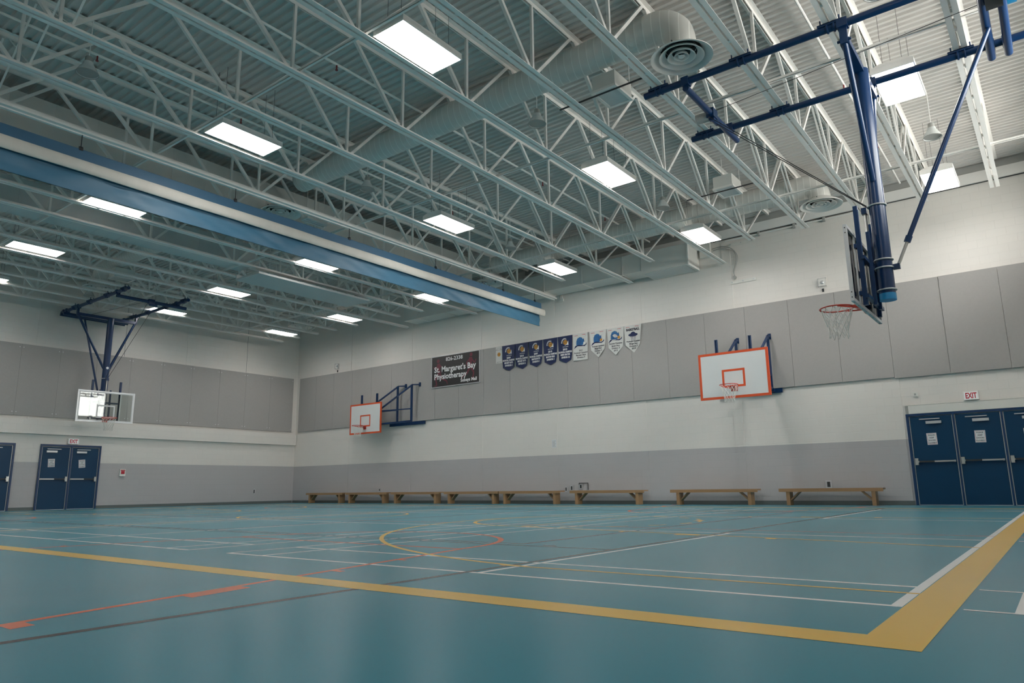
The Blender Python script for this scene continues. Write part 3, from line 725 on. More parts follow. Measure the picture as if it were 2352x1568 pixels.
for yy in (-1.3, 1.7, 4.75, 7.79, 10.87, 13.95, 17.0, 18.7):
    MB().tube((0.01, yy-8, 6.60-5.8), (0.01, yy-8, 6.86-5.8), 0.008, 6).torus((0.01, yy-8, 6.62-5.8), 0.028, 0.01, 12, 6).box(-0.02,0.04,yy-8.03,yy-7.97,6.56-5.8,6.60-5.8).build('hanger', M['dark'], ct)

# ------------------------------------------------------------------ doors
def door_leaf(n, u0, u1, fn, hand, label):
    """hand: 1 panic box at the low-u side, -1 at the high-u side"""
    o = MB(); a, b = fn(u0, 0.012, 0.002), fn(u1, 2.125, 0.03)
    o.box(min(a[0],b[0]), max(a[0],b[0]), min(a[1],b[1]), max(a[1],b[1]), min(a[2],b[2]), max(a[2],b[2]))
    d = o.build('door_%d' % n, M['door']); tag(d, label, 'door', None, 'structure')
    def part(name, ua, ub, va, vb, w0, w1, m):
        p, q = fn(ua, va, w0), fn(ub, vb, w1)
        return MB().box(min(p[0],q[0]), max(p[0],q[0]), min(p[1],q[1]), max(p[1],q[1]), min(p[2],q[2]), max(p[2],q[2])).build(name, M[m], d)
    for ua, ub in ((u0-0.018, u0-0.004), (u1+0.004, u1+0.018)): part('edge_seal', ua, ub, 0.01, 2.12, 0.004, 0.028, 'chrome')
    part('door_sweep', u0, u1, 0.0, 0.012, 0.004, 0.034, 'alu')
    hx = u0+0.05 if hand > 0 else u1-0.05
    fx = u1-0.04 if hand > 0 else u0+0.02
    part('panic_bar', min(hx, fx), max(hx, fx), 1.015, 1.052, 0.055, 0.085, 'chrome')
    mid = (hx+fx)/2 + (-0.02 if hand > 0 else 0.02)
    part('bar_cover', min(hx+hand*0.05, mid), max(hx+hand*0.05, mid), 1.012, 1.055, 0.0855, 0.090, 'dark')
    part('latch_box', hx-0.035, hx+0.035, 0.955, 1.115, 0.0305, 0.095, 'chrome')
    part('end_bracket', fx-0.02, fx+0.02, 1.01, 1.057, 0.0305, 0.055, 'chrome')
    c0 = u0+0.34 if hand > 0 else u0+0.12
    part('door_closer', c0, c0+0.33, 1.935, 2.0, 0.0305, 0.085, 'alu')
    a0 = (c0-0.14, c0+0.30) if hand > 0 else (c0+0.02, c0+0.46)
    part('closer_arm', a0[0], a0[1], 2.045, 2.065, 0.0305, 0.055, 'alu')
    return d
def notice(u, v, fn, label, tilt=0.0, wd=0.215, ht=0.28):
    t = MB(); c, s_ = math.cos(tilt), math.sin(tilt)
    R = lambda a, b: (u+a*c-b*s_, v+a*s_+b*c)
    f0 = lambda a, b, w_: fn(*R(a, b), 0.0315+w_)
    t.poly([(-wd/2,-ht/2),(wd/2,-ht/2),(wd/2,ht/2),(-wd/2,ht/2)], f0, 0.001)
    o = t.build('paper_notice', M['paper']); tag(o, label, 'notice', 'door notices')
    f1 = lambda a, b, w_: fn(*R(a, b), 0.0335)
    tx = MB()
    for k, ln in enumerate(('PLEASE', 'KEEP', 'DOORS', 'CLOSED!')): put_text(tx, ln, 0.044, 0, 0.075-0.062*k, f1, bold=0.001)
    tx.build('lettering', M['red'] if False else M['ink'], o)
    bd = MB()
    for (a, b, c_, d_) in ((-0.095,0.095,0.122,0.126),(-0.095,0.095,-0.126,-0.122),(-0.095,-0.091,-0.122,0.122),(0.091,0.095,-0.122,0.122)):
        bd.poly([(a,c_),(b,c_),(b,d_),(a,d_)], f1)
    bd.build('border', M['red'], o)
fb, fL = onback(0.0), onleft(0.0)
for k in range(3):
    u0 = -2.925+0.965*k
    door_leaf(k+1, u0, u0+0.885, fb, 1, 'blue steel exit door on the bench wall, %s from the benches' % ORD[k])
fr = MB()
for (a, b, c_, d_) in ((-3.005,-2.945,0,2.195),(-2.02,-1.98,0,2.14),(-1.055,-1.015,0,2.14),(-0.09,-0.03,0,2.195),(-2.945,-0.09,2.14,2.195)):
    fr.box(a, b, D-0.05, D-0.0145, c_, d_)
struct('trim_5', fr, M['frame'])
struct('trim_recess_shade', MB().box(-3.0, -2.935, D-0.02, D-0.0145, 2.20, 2.40), M['grey'])  # grey plate imitating the shade in the recess left of the lintel
struct('trim_6', MB().box(-2.93, 0.25, D-0.045, D-0.0145, 2.20, 2.40).box(-3.02, 0.25, D-0.05, D-0.0145, 2.405, 2.42), M['white'])
notice(-2.50, 1.57, fb, 'white paper notice on the blue door nearest the benches', 0.02)
notice(-1.51, 1.58, fb, 'white paper notice on the middle blue door of the bench wall', -0.02)
notice(-0.56, 1.58, fb, 'white paper notice on the rightmost blue door')
door_leaf(4, 9.845, 10.705, fL, -1, 'left leaf of the blue double door on the far end wall')
door_leaf(5, 10.80, 11.66, fL, -1, 'right leaf of the blue double door on the far end wall')
door_leaf(6, 8.08, 8.94, fL, -1, 'blue end-wall door cut by the left picture edge')
fr = MB()
for (a, b, c_, d_) in ((9.77,9.825,0,2.215),(10.725,10.78,0,2.15),(11.68,11.735,0,2.215),(9.825,11.68,2.15,2.215),(8.96,9.02,0,2.215),(8.0,8.96,2.15,2.215)):
    fr.box(-L+0.0145, -L+0.06, a, b, c_, d_)
struct('trim_7', fr, M['frame'])
notice(10.16, 1.58, fL, 'paper notice on the left leaf of the end-wall double door', 0.06)
notice(11.14, 1.57, fL, 'paper notice on the right leaf of the end-wall double door', 0.10)
# exit signs
def exit_sign(u0, u1, v0, v1, fn, off, label):
    p, q = fn(u0, v0, off), fn(u1, v1, off+0.075)
    o = MB().box(min(p[0],q[0]), max(p[0],q[0]), min(p[1],q[1]), max(p[1],q[1]), min(p[2],q[2]), max(p[2],q[2])).build('exit_sign', M['steel'])
    tag(o, label, 'exit sign', 'exit signs')
    f1 = lambda a, b, w_: fn(a, b, off+0.0765)
    MB().poly([(u0+0.02,v0+0.02),(u1-0.02,v0+0.02),(u1-0.02,v1-0.02),(u0+0.02,v1-0.02)], lambda a, b, w_: fn(a, b, off+0.0758)).build('sign_face', M['exitface'], o)
    tx = MB(); h = (v1-v0)*0.62; put_text(tx, 'EXIT', h/0.70, (u0+u1)/2, v0+(v1-v0)*0.19, f1, bold=0.006, width=(u1-u0)*0.74)
    tx.build('lettering', M['red'], o)
exit_sign(-1.73, -1.42, 2.44, 2.645, fb, 0.0145, 'EXIT sign above the blue doors of the bench wall')
exit_sign(10.60, 10.945, 2.245, 2.44, fL, 0.0145, 'EXIT sign above the far double door on the end wall')

# ------------------------------------------------------------------ small wall fittings
def strobe(u, v, label):
    o = MB().box(u-0.085, u+0.085, D-0.055, D-0.015, v-0.095, v+0.095).build('strobe', M['steel']); tag(o, label, 'alarm strobe')
    MB().lathe([(0.0,0.035),(0.03,0.03),(0.05,0.0)], 14).mesh('x', M['grey'])
    lens = MB(); n = 14
    lens.add([fb(u+0.05*math.cos(2*PI*k/n), v+0.05*math.sin(2*PI*k/n), 0.056) for k in range(n)] + [fb(u+0.02*math.cos(2*PI*k/n), v+0.02*math.sin(2*PI*k/n), 0.085) for k in range(n)],
             [(k, (k+1) % n, n+(k+1) % n, n+k) for k in range(n)] + [tuple(range(n, 2*n))])
    lens.build('lens', M['alu'], o)
    cage = MB()
    for s_ in (-1, 1):
        cage.bar(fb(u+s_*0.1, v-0.11, 0.10), fb(u+s_*0.1, v+0.11, 0.10), 0.008, 0.008); cage.bar(fb(u-0.1, v+s_*0.11, 0.10), fb(u+0.1, v+s_*0.11, 0.10), 0.008, 0.008)
        for s2 in (-1, 1): cage.bar(fb(u+s_*0.1, v+s2*0.11, 0.0145), fb(u+s_*0.1, v+s2*0.11, 0.10), 0.008, 0.008)
    cage.build('guard', M['alu'], o)
    MB().box(u-0.025, u+0.025, D-0.03, D-0.015, v-0.26, v-0.17).build('tag_plate', M['dark'], o)
strobe(-4.62, 5.90, 'white caged alarm strobe above the panels behind the near hoop'); strobe(-24.96, 5.88, 'white caged alarm strobe near the room corner, above the panels')
def wall_bar(u, v, label):
    o = MB().box(u-0.38, u+0.38, D-0.035, D-0.015, v-0.045, v+0.045).build('mounting_bar', M['white']); tag(o, label, 'bracket', 'white wall mounting bars')
    for du in (-0.32, 0, 0.32): MB().tube(fb(u+du, v, 0.035), fb(u+du, v, 0.05), 0.02, 8).build('bolt', M['alu'], o)
wall_bar(-6.77, 6.36, 'white mounting bar on the wall above the side hoop'); wall_bar(-6.74, 7.52, 'white mounting bar high on the wall, under the edge beam')
jb = MB().box(-7.98, -7.66, D-0.14, D-0.0145, 7.27, 7.71).build('junction_box', M['white']); tag(jb, 'white junction box high on the wall beside the plenum box', 'electrical box')
cd_ = thing('conduit', 'pair of curved flexible conduits dropping from the high junction box', 'conduit', (-7.3, D-0.06, 7.0))
for k, dz in enumerate((0.0, -0.06)):
    pts = []
    ctrl = [(-7.62+0.02*k, 7.50+dz), (-7.35, 7.52+dz), (-7.10, 7.44+dz), (-6.93+0.03*dz/0.06, 7.28), (-6.86+0.04*k*-1, 7.08), (-6.93-0.03*k, 6.86), (-7.00-0.02*k, 6.68), (-7.0+0.02*k, 6.52)]
    P = ctrl
    for i in range(len(P)-1):
        p0 = P[max(0,i-1)]; p1 = P[i]; p2 = P[i+1]; p3 = P[min(len(P)-1,i+2)]
        for s_ in range(6):
            t_ = s_/6
            f_ = lambda a: 0.5*(2*p1[a]+(-p0[a]+p2[a])*t_+(2*p0[a]-5*p1[a]+4*p2[a]-p3[a])*t_**2+(-p0[a]+3*p1[a]-3*p2[a]+p3[a])*t_**3)
            pts.append((f_(0)+7.3, 0.0, f_(1)-7.0))
    pts.append((P[-1][0]+7.3, 0, P[-1][1]-7.0)); MB().sweep(pts, 0.013, 8).build('hose', M['grey'], cd_, smooth=True)
MB().tube((0.3, -0.02, -0.50), (0.3, 0.045, -0.50), 0.05, 12).build('wall_flange', M['grey'], cd_)
o = MB().tube((-7.2, D-0.06, 7.66), (-3.6, D-0.06, 7.66), 0.02, 8).build('wall_pipe', M['steel']); tag(o, 'thin white pipe along the bench wall just under the edge beam', 'pipe')
for u in (-6.2, -5.2, -4.4): MB().box(u-0.03, u+0.03, D-0.09, D-0.015, 7.60, 7.72).build('pipe_clip', M['grey'], o)
o = MB().box(-13.16, -13.0, D-0.06, D-0.015, 6.80, 6.90).build('sensor_box', M['white']); tag(o, 'small white box on two conduits right of the curtain end', 'electrical box')
for du in (-13.11, -13.05): MB().tube((du, D-0.04, 6.90), (du, D-0.04, 7.02), 0.012, 8).build('conduit_stub', M['steel'], o)
def outlet(fn, u, v, label, wd=0.09, ht=0.12):
    p, q = fn(u-wd/2, v-ht/2, 0.0145), fn(u+wd/2, v+ht/2, 0.022)
    o = MB().box(min(p[0],q[0]), max(p[0],q[0]), min(p[1],q[1]), max(p[1],q[1]), min(p[2],q[2]), max(p[2],q[2])).build('wall_outlet', M['alu']); tag(o, label, 'wall outlet', 'wall outlets')
    p, q = fn(u-wd/4, v-ht/3, 0.0225), fn(u+wd/4, v+ht/3, 0.025)
    MB().box(min(p[0],q[0]), max(p[0],q[0]), min(p[1],q[1]), max(p[1],q[1]), min(p[2],q[2]), max(p[2],q[2])).build('socket', M['dark'], o)
outlet(fb, -22.07, 0.52, 'steel outlet above the second bench from the corner'); outlet(fb, -13.12, 0.47, 'dark outlet in the gap beside the fifth bench from the corner', 0.08, 0.16)
outlet(fb, -12.90, 0.50, 'small outlet just left of the sixth bench from the corner', 0.09, 0.18); outlet(fb, -4.97, 0.52, 'outlet above the bench nearest the doors', 0.15, 0.20)
outlet(fb, -12.55, 0.55, 'low white outlet above the sixth bench from the corner', 0.12, 0.16); outlet(fL, 18.10, 0.52, 'outlet low on the far end wall near the corner', 0.09, 0.22)
# little wire rack standing behind the sixth bench (surround of a floor-level fitting)
o = MB().box(-12.62,-12.27,D-0.03,D-0.015,0.645,0.665).box(-12.287,-12.27,D-0.03,D-0.015,0.44,0.645).box(-12.62,-12.603,D-0.03,D-0.015,0.60,0.645).build('outlet_guard', M['dark']); tag(o, 'grey metal outlet guard above the sixth bench from the corner', 'guard')
o = MB().box(-2.78,-2.68,D-0.04,D-0.015,2.62,2.73).build('thermostat', M['white']); tag(o, 'white thermostat above the left end of the blue doors', 'thermostat'); MB().box(-2.76,-2.72,D-0.044,D-0.0405,2.65,2.70).build('dial', M['grey'], o)
o = MB().box(-13.64,-13.46,D-0.018,D-0.0145,1.84,2.10).build('wall_notice', M['paper']); tag(o, 'small paper notice on the white wall below the banners', 'notice')
tx = MB()
for k in range(7): tx.box(-13.62,-13.48-0.02*(k % 3),D-0.0192,D-0.0185,2.05-0.03*k,2.06-0.03*k)
tx.build('print', M['grey'], o)
o = MB().box(-L+0.0145,-L+0.06,12.46,12.66,1.14,1.40).build('fire_alarm_pull', M['steel']); tag(o, 'white and red fire alarm pull station on the far end wall', 'fire alarm')
MB().box(-L+0.0605,-L+0.075,12.50,12.62,1.22,1.33).box(-L+0.0605,-L+0.07,12.48,12.64,1.34,1.37).build('pull_handle', M['red'], o)

# ------------------------------------------------------------------ black advertising sign
so = thing('advertising_sign', 'black advertising sign with white lettering on the grey panels', 'sign', (-17.955, D-0.068, 4.37))
fs = lambda u, v, w_: (u+17.955, -w_, v-4.37)
mb = MB(); mb.poly([(-19.16,4.375),(-16.75,4.375),(-16.75,5.555),(-19.16,5.555)], fs, 0.02); mb.build('face', M['black'], so)
mb = MB()
for (a,b,c_,d_) in ((-19.18,-16.73,4.35,4.378),(-19.18,-16.73,5.552,5.58),(-19.18,-19.155,4.378,5.552),(-16.755,-16.73,4.378,5.552)): mb.poly([(a,c_),(b,c_),(b,d_),(a,d_)], fs, 0.03)
mb.build('frame', M['alu'], so)
ft = lambda u, v, w_: fs(u, v, 0.0225)
fg = lambda u, v, w_: fs(u, v, 0.0219)
tx = MB()
put_text(tx, '826-2338', 0.20, -18.0, 5.345, ft, bold=0.004, width=0.86)
put_text(tx, "St. Margaret's Bay", 0.30, -17.98, 4.945, ft, bold=0.008, width=2.12)
put_text(tx, 'Physiotherapy', 0.30, -18.21, 4.665, ft, bold=0.008, width=1.66)
put_text(tx, 'Sobeys Mall', 0.17, -17.27, 4.465, ft, bold=0.006, width=0.80)
tx.build('lettering', M['wink'], so)
def figure(cu, cv, k, flip):
    q = MB(); P = lambda pts: [(cu+flip*a*k, cv+b*k) for a, b in pts]
    q.poly(P(disc(0.05, 1.0, 0.075, 14)), fg)
    limbs = [((0.03,0.90),(0.0,0.52),0.16),((0.05,0.86),(0.22,0.66),0.06),((0.22,0.66),(0.30,0.80),0.05),((0.0,0.86),(-0.19,0.70),0.06),((-0.19,0.70),(-0.10,0.52),0.05),
             ((0.03,0.52),(0.18,0.30),0.09),((0.18,0.30),(0.12,0.04),0.07),((0.12,0.04),(0.24,0.02),0.05),((-0.02,0.52),(-0.16,0.28),0.09),((-0.16,0.28),(-0.40,0.18),0.07),((-0.40,0.18),(-0.44,0.05),0.05)]
    for li, (a, b, wd) in enumerate(limbs):
        fq = lambda u, v, w_, li=li: fs(u, v, 0.0206+0.0001*li)
        dx, dy = b[0]-a[0], b[1]-a[1]; l = math.hypot(dx, dy); nx, ny = -dy/l*wd/2, dx/l*wd/2
        q.poly(P([(a[0]-nx,a[1]-ny),(b[0]-nx*0.8,b[1]-ny*0.8),(b[0]+nx*0.8,b[1]+ny*0.8),(a[0]+nx,a[1]+ny)]), fq)
    return q
figure(-18.78, 4.40, 0.98, -1).build('runner_print', M['rinse'], so); figure(-17.2, 4.47, 0.98, 1).build('runner_print', M['rinse'], so)

# ------------------------------------------------------------------ banners
def cloth(name, pts, m, label, u_c, z_c, wave=0.012, seed=0, group=None, off=0.088):
    """banner cloth: outline pts (u,v) as a thin grid that hangs with slight waves"""
    us = [p[0] for p in pts]; u0, u1 = min(us), max(us)
    def yb(u):   # lower outline at u
        best = []
        n = len(pts)
        for i in range(n):
            a, b = pts[i], pts[(i+1) % n]
            if abs(a[0]-b[0]) < 1e-6: continue
            if min(a[0],b[0])-1e-9 <= u <= max(a[0],b[0])+1e-9: best.append(a[1]+(b[1]-a[1])*(u-a[0])/(b[0]-a[0]))
        return min(best), max(best)
    NU, NV = 16, 12; g = []
    bow = lambda u, v: wave*math.sin((u-u0)/(u1-u0)*PI*2.2+seed)*(1-v)
    for j in range(NV+1):
        for i in range(NU+1):
            u = u0+(u1-u0)*i/NU; lo, hi = yb(u); v = j/NV
            g.append((u-u_c, -bow(u, v), lo+(hi-lo)*v-z_c))
    mb = MB(); n_ = NU+1
    mb.add(g, [(j*n_+i, j*n_+i+1, (j+1)*n_+i+1, (j+1)*n_+i) for j in range(NV) for i in range(NU)])
    mb.add([(x, y+0.003, z) for x, y, z in g], [(j*n_+i, (j+1)*n_+i, (j+1)*n_+i+1, j*n_+i+1) for j in range(NV) for i in range(NU)])
    o = thing(name, label, 'banner', (u_c, D-off, z_c), group)
    mb.build('cloth', m, o, smooth=True)
    def surf(lift):
        def f(u, v, w_):
            lo, hi = yb(min(max(u, u0), u1)); t_ = (v-lo)/(hi-lo) if hi > lo else 0
            return (u-u_c, -bow(u, t_)-lift, v-z_c)
        return f
    return o, surf
def ball(o, surf, cu, cv, r, m):
    mb = MB(); f = surf(0.0035); mb.poly(disc(cu, cv, r, 22), f); mb.build('ball_print', M['gold'], o)
    ln = MB(); f2_ = surf(0.0045)
    for (a, b) in (((-1,0),(1,0)), ((0,-1),(0,1))):
        ln.poly([(cu+a[0]*r-0.004*abs(b[1]), cv+a[1]*r-0.004*abs(b[0])), (cu+b[0]*r+0.004*abs(b[1])*1, cv+b[1]*r-0.004*abs(b[0])),
                 (cu+b[0]*r+0.004*abs(b[1]), cv+b[1]*r+0.004*abs(b[0])), (cu+a[0]*r-0.004*abs(b[1]), cv+a[1]*r+0.004*abs(b[0]))], f2_)
    for s_ in (-1, 1):
        prev = None
        for i in range(9):
            t_ = -0.9+1.8*i/8; p = (cu+s_*r*(0.35+0.35*t_*t_), cv+r*t_*0.92)
            if prev: ln.poly([(prev[0]-0.003,prev[1]),(prev[0]+0.003,prev[1]),(p[0]+0.003,p[1]),(p[0]-0.003,p[1])], f2_)
            prev = p
    ln.build('ball_seams', M['ink'], o)
BW = [(-15.68,-15.08,'2009','MIDGET BOYS','DIVISION 1'),(-15.09,-14.49,'2010','MIDGET BOYS','DIVISION 2'),(-14.48,-13.88,'2009','BANTAM BOYS','DIVISION 1'),
      (-13.87,-13.27,'2010','BANTAM GIRLS','DIVISION 1'),(-13.26,-12.66,'2010','MINI BOYS','DIVISION 10')]
for k, (a, b, yr, who, dv) in enumerate(BW):
    c_ = (a+b)/2; ins = 0.05
    pts = [(a+0.005,5.565),(b-0.005,5.565),(b-ins,4.745),(c_+0.02,4.63),(a+0.02,4.765)]
    o, sf = cloth('champion_banner', pts, M['navy'], 'navy banner reading %s %s %s, %s of the five navy banners' % (yr, who, dv, ORD[k]), c_, 4.63, 0.014, k*1.3, 'navy champion banners')
    ball(o, sf, c_+0.015, 5.345, 0.085, None)
    tx = MB(); f = sf(0.004)
    arc_text(tx, 'BASKETBALL', 0.062, c_+0.0, 5.345, 0.105, PI*1.02, PI*0.36, f, 0.002)
    put_text(tx, 'NOVA SCOTIA', 0.042, c_+0.02, 5.175, f, bold=0.001, width=0.22)
    tx.poly([(c_+0.06,5.255),(c_+0.14,5.24),(c_+0.135,5.40),(c_+0.10,5.33)], f); tx.poly([(c_-0.02,5.235),(c_+0.05,5.245),(c_+0.09,5.29)], f)
    put_text(tx, yr, 0.085, c_, 5.075, f, bold=0.004)
    put_text(tx, 'PROVINCIAL CHAMPIONS', 0.085, c_, 4.985, f, bold=0.004, width=0.53)
    put_text(tx, who, 0.085, c_, 4.895, f, bold=0.004, width=0.37)
    put_text(tx, dv, 0.085, c_+0.01, 4.80, f, bold=0.004, width=0.32)
    tx.build('lettering', M['wink'], o)
o, sf = cloth('champion_banner', [(-15.975,5.565),(-15.69,5.565),(-15.69,4.955),(-15.975,4.965)], M['wbanner'], 'narrow white banner left of the navy banners', -15.83, 4.96, 0.004, 0.5, None, 0.072)
ball(o, sf, -15.83, 5.28, 0.075, None)
tx = MB(); f = sf(0.004); put_text(tx, 'NOVA SCOTIA', 0.05, -15.83, 5.43, f, width=0.24); put_text(tx, 'SERVICE', 0.04, -15.83, 4.99, f, width=0.2); arc_text(tx, 'BASKETBALL', 0.04, -15.83, 5.33, 0.17, PI*0.8, PI*0.2, f)
tx.build('lettering', M['ink'], o)
WB = [(-12.635,-12.035,'square','2011',['Provincial Champions','Bantam Boys','Division 4'],'white square-ended banner with a blue hat print beside the last navy banner'),
      (-11.985,-11.355,'point','2012',['Provincial Champions','Midget Boys','Division 3'],'white pointed banner with a blue hat print, the left one of two'),
      (-11.335,-10.70,'point','2013',['Provincial Champions','Bantam Boys','Division 3'],'white pointed banner with a blue hat print, the right one of two'),
      (-10.69,-10.07,'ufo','2014',['Provincial Champions','Midget Boys','Division 3'],'rightmost white pointed banner, headed BASKETBALL')]
for k, (a, b, kind, yr, lines, lab) in enumerate(WB):
    c_ = (a+b)/2
    if kind == 'square': pts = [(a,5.575),(b,5.565),(b-0.02,4.665),(a+0.0,4.665)]
    else: pts = [(a,5.57),(b,5.565),(b-0.06,4.95),(c_,4.675),(a+0.02,4.95)]
    o, sf = cloth('champion_banner', pts, M['wbanner'], lab, c_, 4.67, 0.018, k*2.1+0.7, 'white champion banners')
    f = sf(0.004); f3 = sf(0.005); tx = MB()
    if kind != 'ufo':
        hy = 5.24 if kind != 'square' else 5.22
        hb = MB()
        hb.poly([(c_-0.17,hy-0.04),(c_-0.165,hy+0.10),(c_-0.12,hy+0.19),(c_-0.03,hy+0.225),(c_+0.05,hy+0.20),(c_+0.09,hy+0.14),(c_+0.13,hy+0.17),(c_+0.15,hy+0.0),(c_+0.10,hy-0.04),(c_,hy-0.06)], f)
        hb.build('hat_print', M['lblue'], o)
        sw = MB(); sw.poly([(c_-0.27,hy-0.16),(c_-0.20,hy-0.06),(c_-0.08,hy-0.03),(c_+0.10,hy-0.065),(c_+0.19,hy-0.045),(c_+0.24,hy+0.02),(c_+0.23,hy-0.05),(c_+0.15,hy-0.10),(c_,hy-0.085),(c_-0.12,hy-0.075)], f3); sw.build('brim_print', M['navy'], o)
        fw_ = MB(); fw_.poly(disc(c_+0.125, hy+0.0, 0.05, 10), sf(0.006)); fw_.build('flower_print', M['gold'] if kind == 'point' else M['wink'], o)
        st_ = MB()
        for s_ in range(6): a2 = c_-0.13+0.045*s_; st_.poly([(a2,hy-0.02),(a2+0.008,hy-0.02),(a2+0.025,hy+0.13),(a2+0.017,hy+0.13)], sf(0.0055))
        st_.build('hat_lines', M['navy'], o)
    else:
        u_ = MB(); u_.poly(disc(c_, 5.25, 0.055, 18, 0, 2*PI, 0.165), f); u_.poly(disc(c_, 5.275, 0.075, 12, 0, PI, 0.085), f3)
        for s_ in (-0.08,-0.03,0.03,0.08): u_.poly([(c_+s_-0.008,5.21),(c_+s_+0.008,5.21),(c_+s_*0.6+0.003,5.06),(c_+s_*0.6-0.003,5.06)], sf(0.0055))
        u_.build('saucer_print', M['navy'], o)
        put_text(tx, 'BASKETBALL', 0.10, c_, 5.39, f, bold=0.006, width=0.47)
    base = {'square': 4.97, 'point': 5.03, 'ufo': 5.02}[kind]
    seq = ([yr]+lines) if kind == 'square' else (lines+[yr])
    for q, ln in enumerate(seq):
        put_text(tx, ln, 0.072, c_, base-0.078*q, f, bold=0.002, width=(0.52 if 'Prov' in ln else None) if kind == 'square' else (0.46-0.0*q if 'Prov' in ln else (0.28 if len(ln) > 5 else None)))
    tx.build('lettering', M['ink'], o)
    sg = MB(); rnd = random.Random(k)
    for q in range(26):
        uu = c_+rnd.uniform(-0.22, 0.22); vv = rnd.uniform(5.06, 5.48); dx, dy = rnd.uniform(0.02,0.05), rnd.uniform(-0.015,0.02)
        sg.poly([(uu,vv),(uu+dx,vv+dy),(uu+dx,vv+dy+0.004),(uu,vv+0.004)], sf(0.003))
    sg.build('signatures', M['grey'], o)
    MB().poly([(a+0.06,5.50),(a+0.20,5.50),(a+0.20,5.512),(a+0.06,5.512)], f).build('red_print', M['red'], o); MB().poly([(b-0.24,5.51),(b-0.10,5.51),(b-0.10,5.522),(b-0.24,5.522)], f).build('red_print', M['red'], o)

# ------------------------------------------------------------------ benches
def bench():
    t = thing('bench', '', 'bench', (0, 19.72, 0))
    MB().box(-1.22, 1.22, -0.16, 0.145, 0.385, 0.425).box(-1.22, 1.22, -0.165, -0.125, 0.340, 0.385).build('seat', M['wood'], t)
    for s_ in (-1, 1):
        MB().box(s_*1.0-0.045, s_*1.0+0.045, -0.145, 0.135, 0.0, 0.385).build('leg', M['wood'], t)
        MB().bar((s_*0.955, 0.0, 0.13), (s_*0.70, 0.0, 0.372), 0.035, 0.16, (0,1,0)).build('brace', M['wood'], t)
    return t
bq = [(-26.18,-23.78),(-23.58,-21.14),(-20.92,-18.34),(-18.12,-15.60),(-15.56,-13.05),(-12.68,-10.06),(-9.22,-6.68),(-6.12,-3.61)]
b0 = bench()
bn_ = ['wooden bench nearest the room corner', 'wooden bench second from the room corner', 'wooden bench third from the room corner, left of a gap', 'wooden bench fourth from the corner, butted against the fifth',
       'wooden bench fifth from the corner, butted against the fourth', 'wooden bench sixth from the corner, under the banners', 'wooden bench second from the doors, under the side hoop', 'wooden bench nearest the blue doors']
for i, (a, b) in enumerate(bq):
    if i == 0: o = b0; o['label'] = bn_[0]; o['group'] = 'wooden benches along the wall'
    else: o = copy_thing(b0, b0.location, bn_[i], 'wooden benches along the wall')
    o.location = ((a+b)/2, 19.72, 0); o.scale = ((b-a-0.01)/2.44, 1, 1)

# ------------------------------------------------------------------ hoops
def net(parent, c, r0=0.215, r1=0.125, h=0.42, n=12, rows_=5, sway=(0,0)):
    mb = MB(); cols_ = M['net']
    def node(k, i):
        t_ = k/rows_; r = r0+(r1-r0)*min(1, t_*1.25) + (0.012 if k == rows_ else 0)
        a = 2*PI*(i+0.5*(k % 2))/n
        return (c[0]+r*math.cos(a)+sway[0]*t_, c[1]+r*math.sin(a)+sway[1]*t_, c[2]-0.015-h*t_*(1+0.03*math.sin(i*2.1)))
    for k in range(rows_):
        for i in range(n):
            mb.tube(node(k, i), node(k+1, i), 0.0035, 4, caps=False)
            mb.tube(node(k, i), node(k+1, i+(1 if k % 2 else -1)), 0.0035, 4, caps=False)
    return mb.build('net', cols_, parent)
def rim_part(parent, c, dirv, dist, plate_m='rim'):
    """ring at c; dirv unit vector from ring to the board; dist ring centre to board"""
    mb = MB(); mb.torus(c, 0.228, 0.0095, 36, 8)
    ring = mb.build('rim', M['rim'], parent, smooth=True)
    dx, dy = dirv; px, py = -dy, dx
    br = MB(); c3 = Vector(c)
    P = lambda a, b, z: (c[0]+dx*a+px*b, c[1]+dy*a+py*b, c[2]+z)
    br.add([P(0.21,-0.07,0.004),P(0.21,0.07,0.004),P(dist,0.075,0.004),P(dist,-0.075,0.004),P(0.21,-0.07,-0.012),P(0.21,0.07,-0.012),P(dist,0.075,-0.09),P(dist,-0.075,-0.09)],
           [(0,1,2,3),(7,6,5,4),(0,4,5,1),(1,5,6,2),(2,6,7,3),(3,7,4,0)])
    for s_ in (-1, 1): br.bar(P(dist-0.005, s_*0.075, -0.06), P(0.06, s_*0.222, -0.01), 0.012, 0.02)
    br.add([P(dist-0.012,-0.08,0.02),P(dist-0.012,0.08,0.02),P(dist-0.012,0.08,-0.13),P(dist-0.012,-0.08,-0.13),P(dist,-0.08,0.02),P(dist,0.08,0.02),P(dist,0.08,-0.13),P(dist,-0.08,-0.13)],
           [(0,1,2,3),(7,6,5,4),(0,4,5,1),(1,5,6,2),(2,6,7,3),(3,7,4,0)])
    br.build('rim_bracket', M['rim'], ring)
    hk = MB()
    for i in range(12):
        a = 2*PI*i/12; hk.tube((c[0]+0.226*math.cos(a), c[1]+0.226*math.sin(a), c[2]-0.008), (c[0]+0.215*math.cos(a), c[1]+0.215*math.sin(a), c[2]-0.022), 0.005, 5)
    hk.build('net_hooks', M['rim'], ring)
    return ring

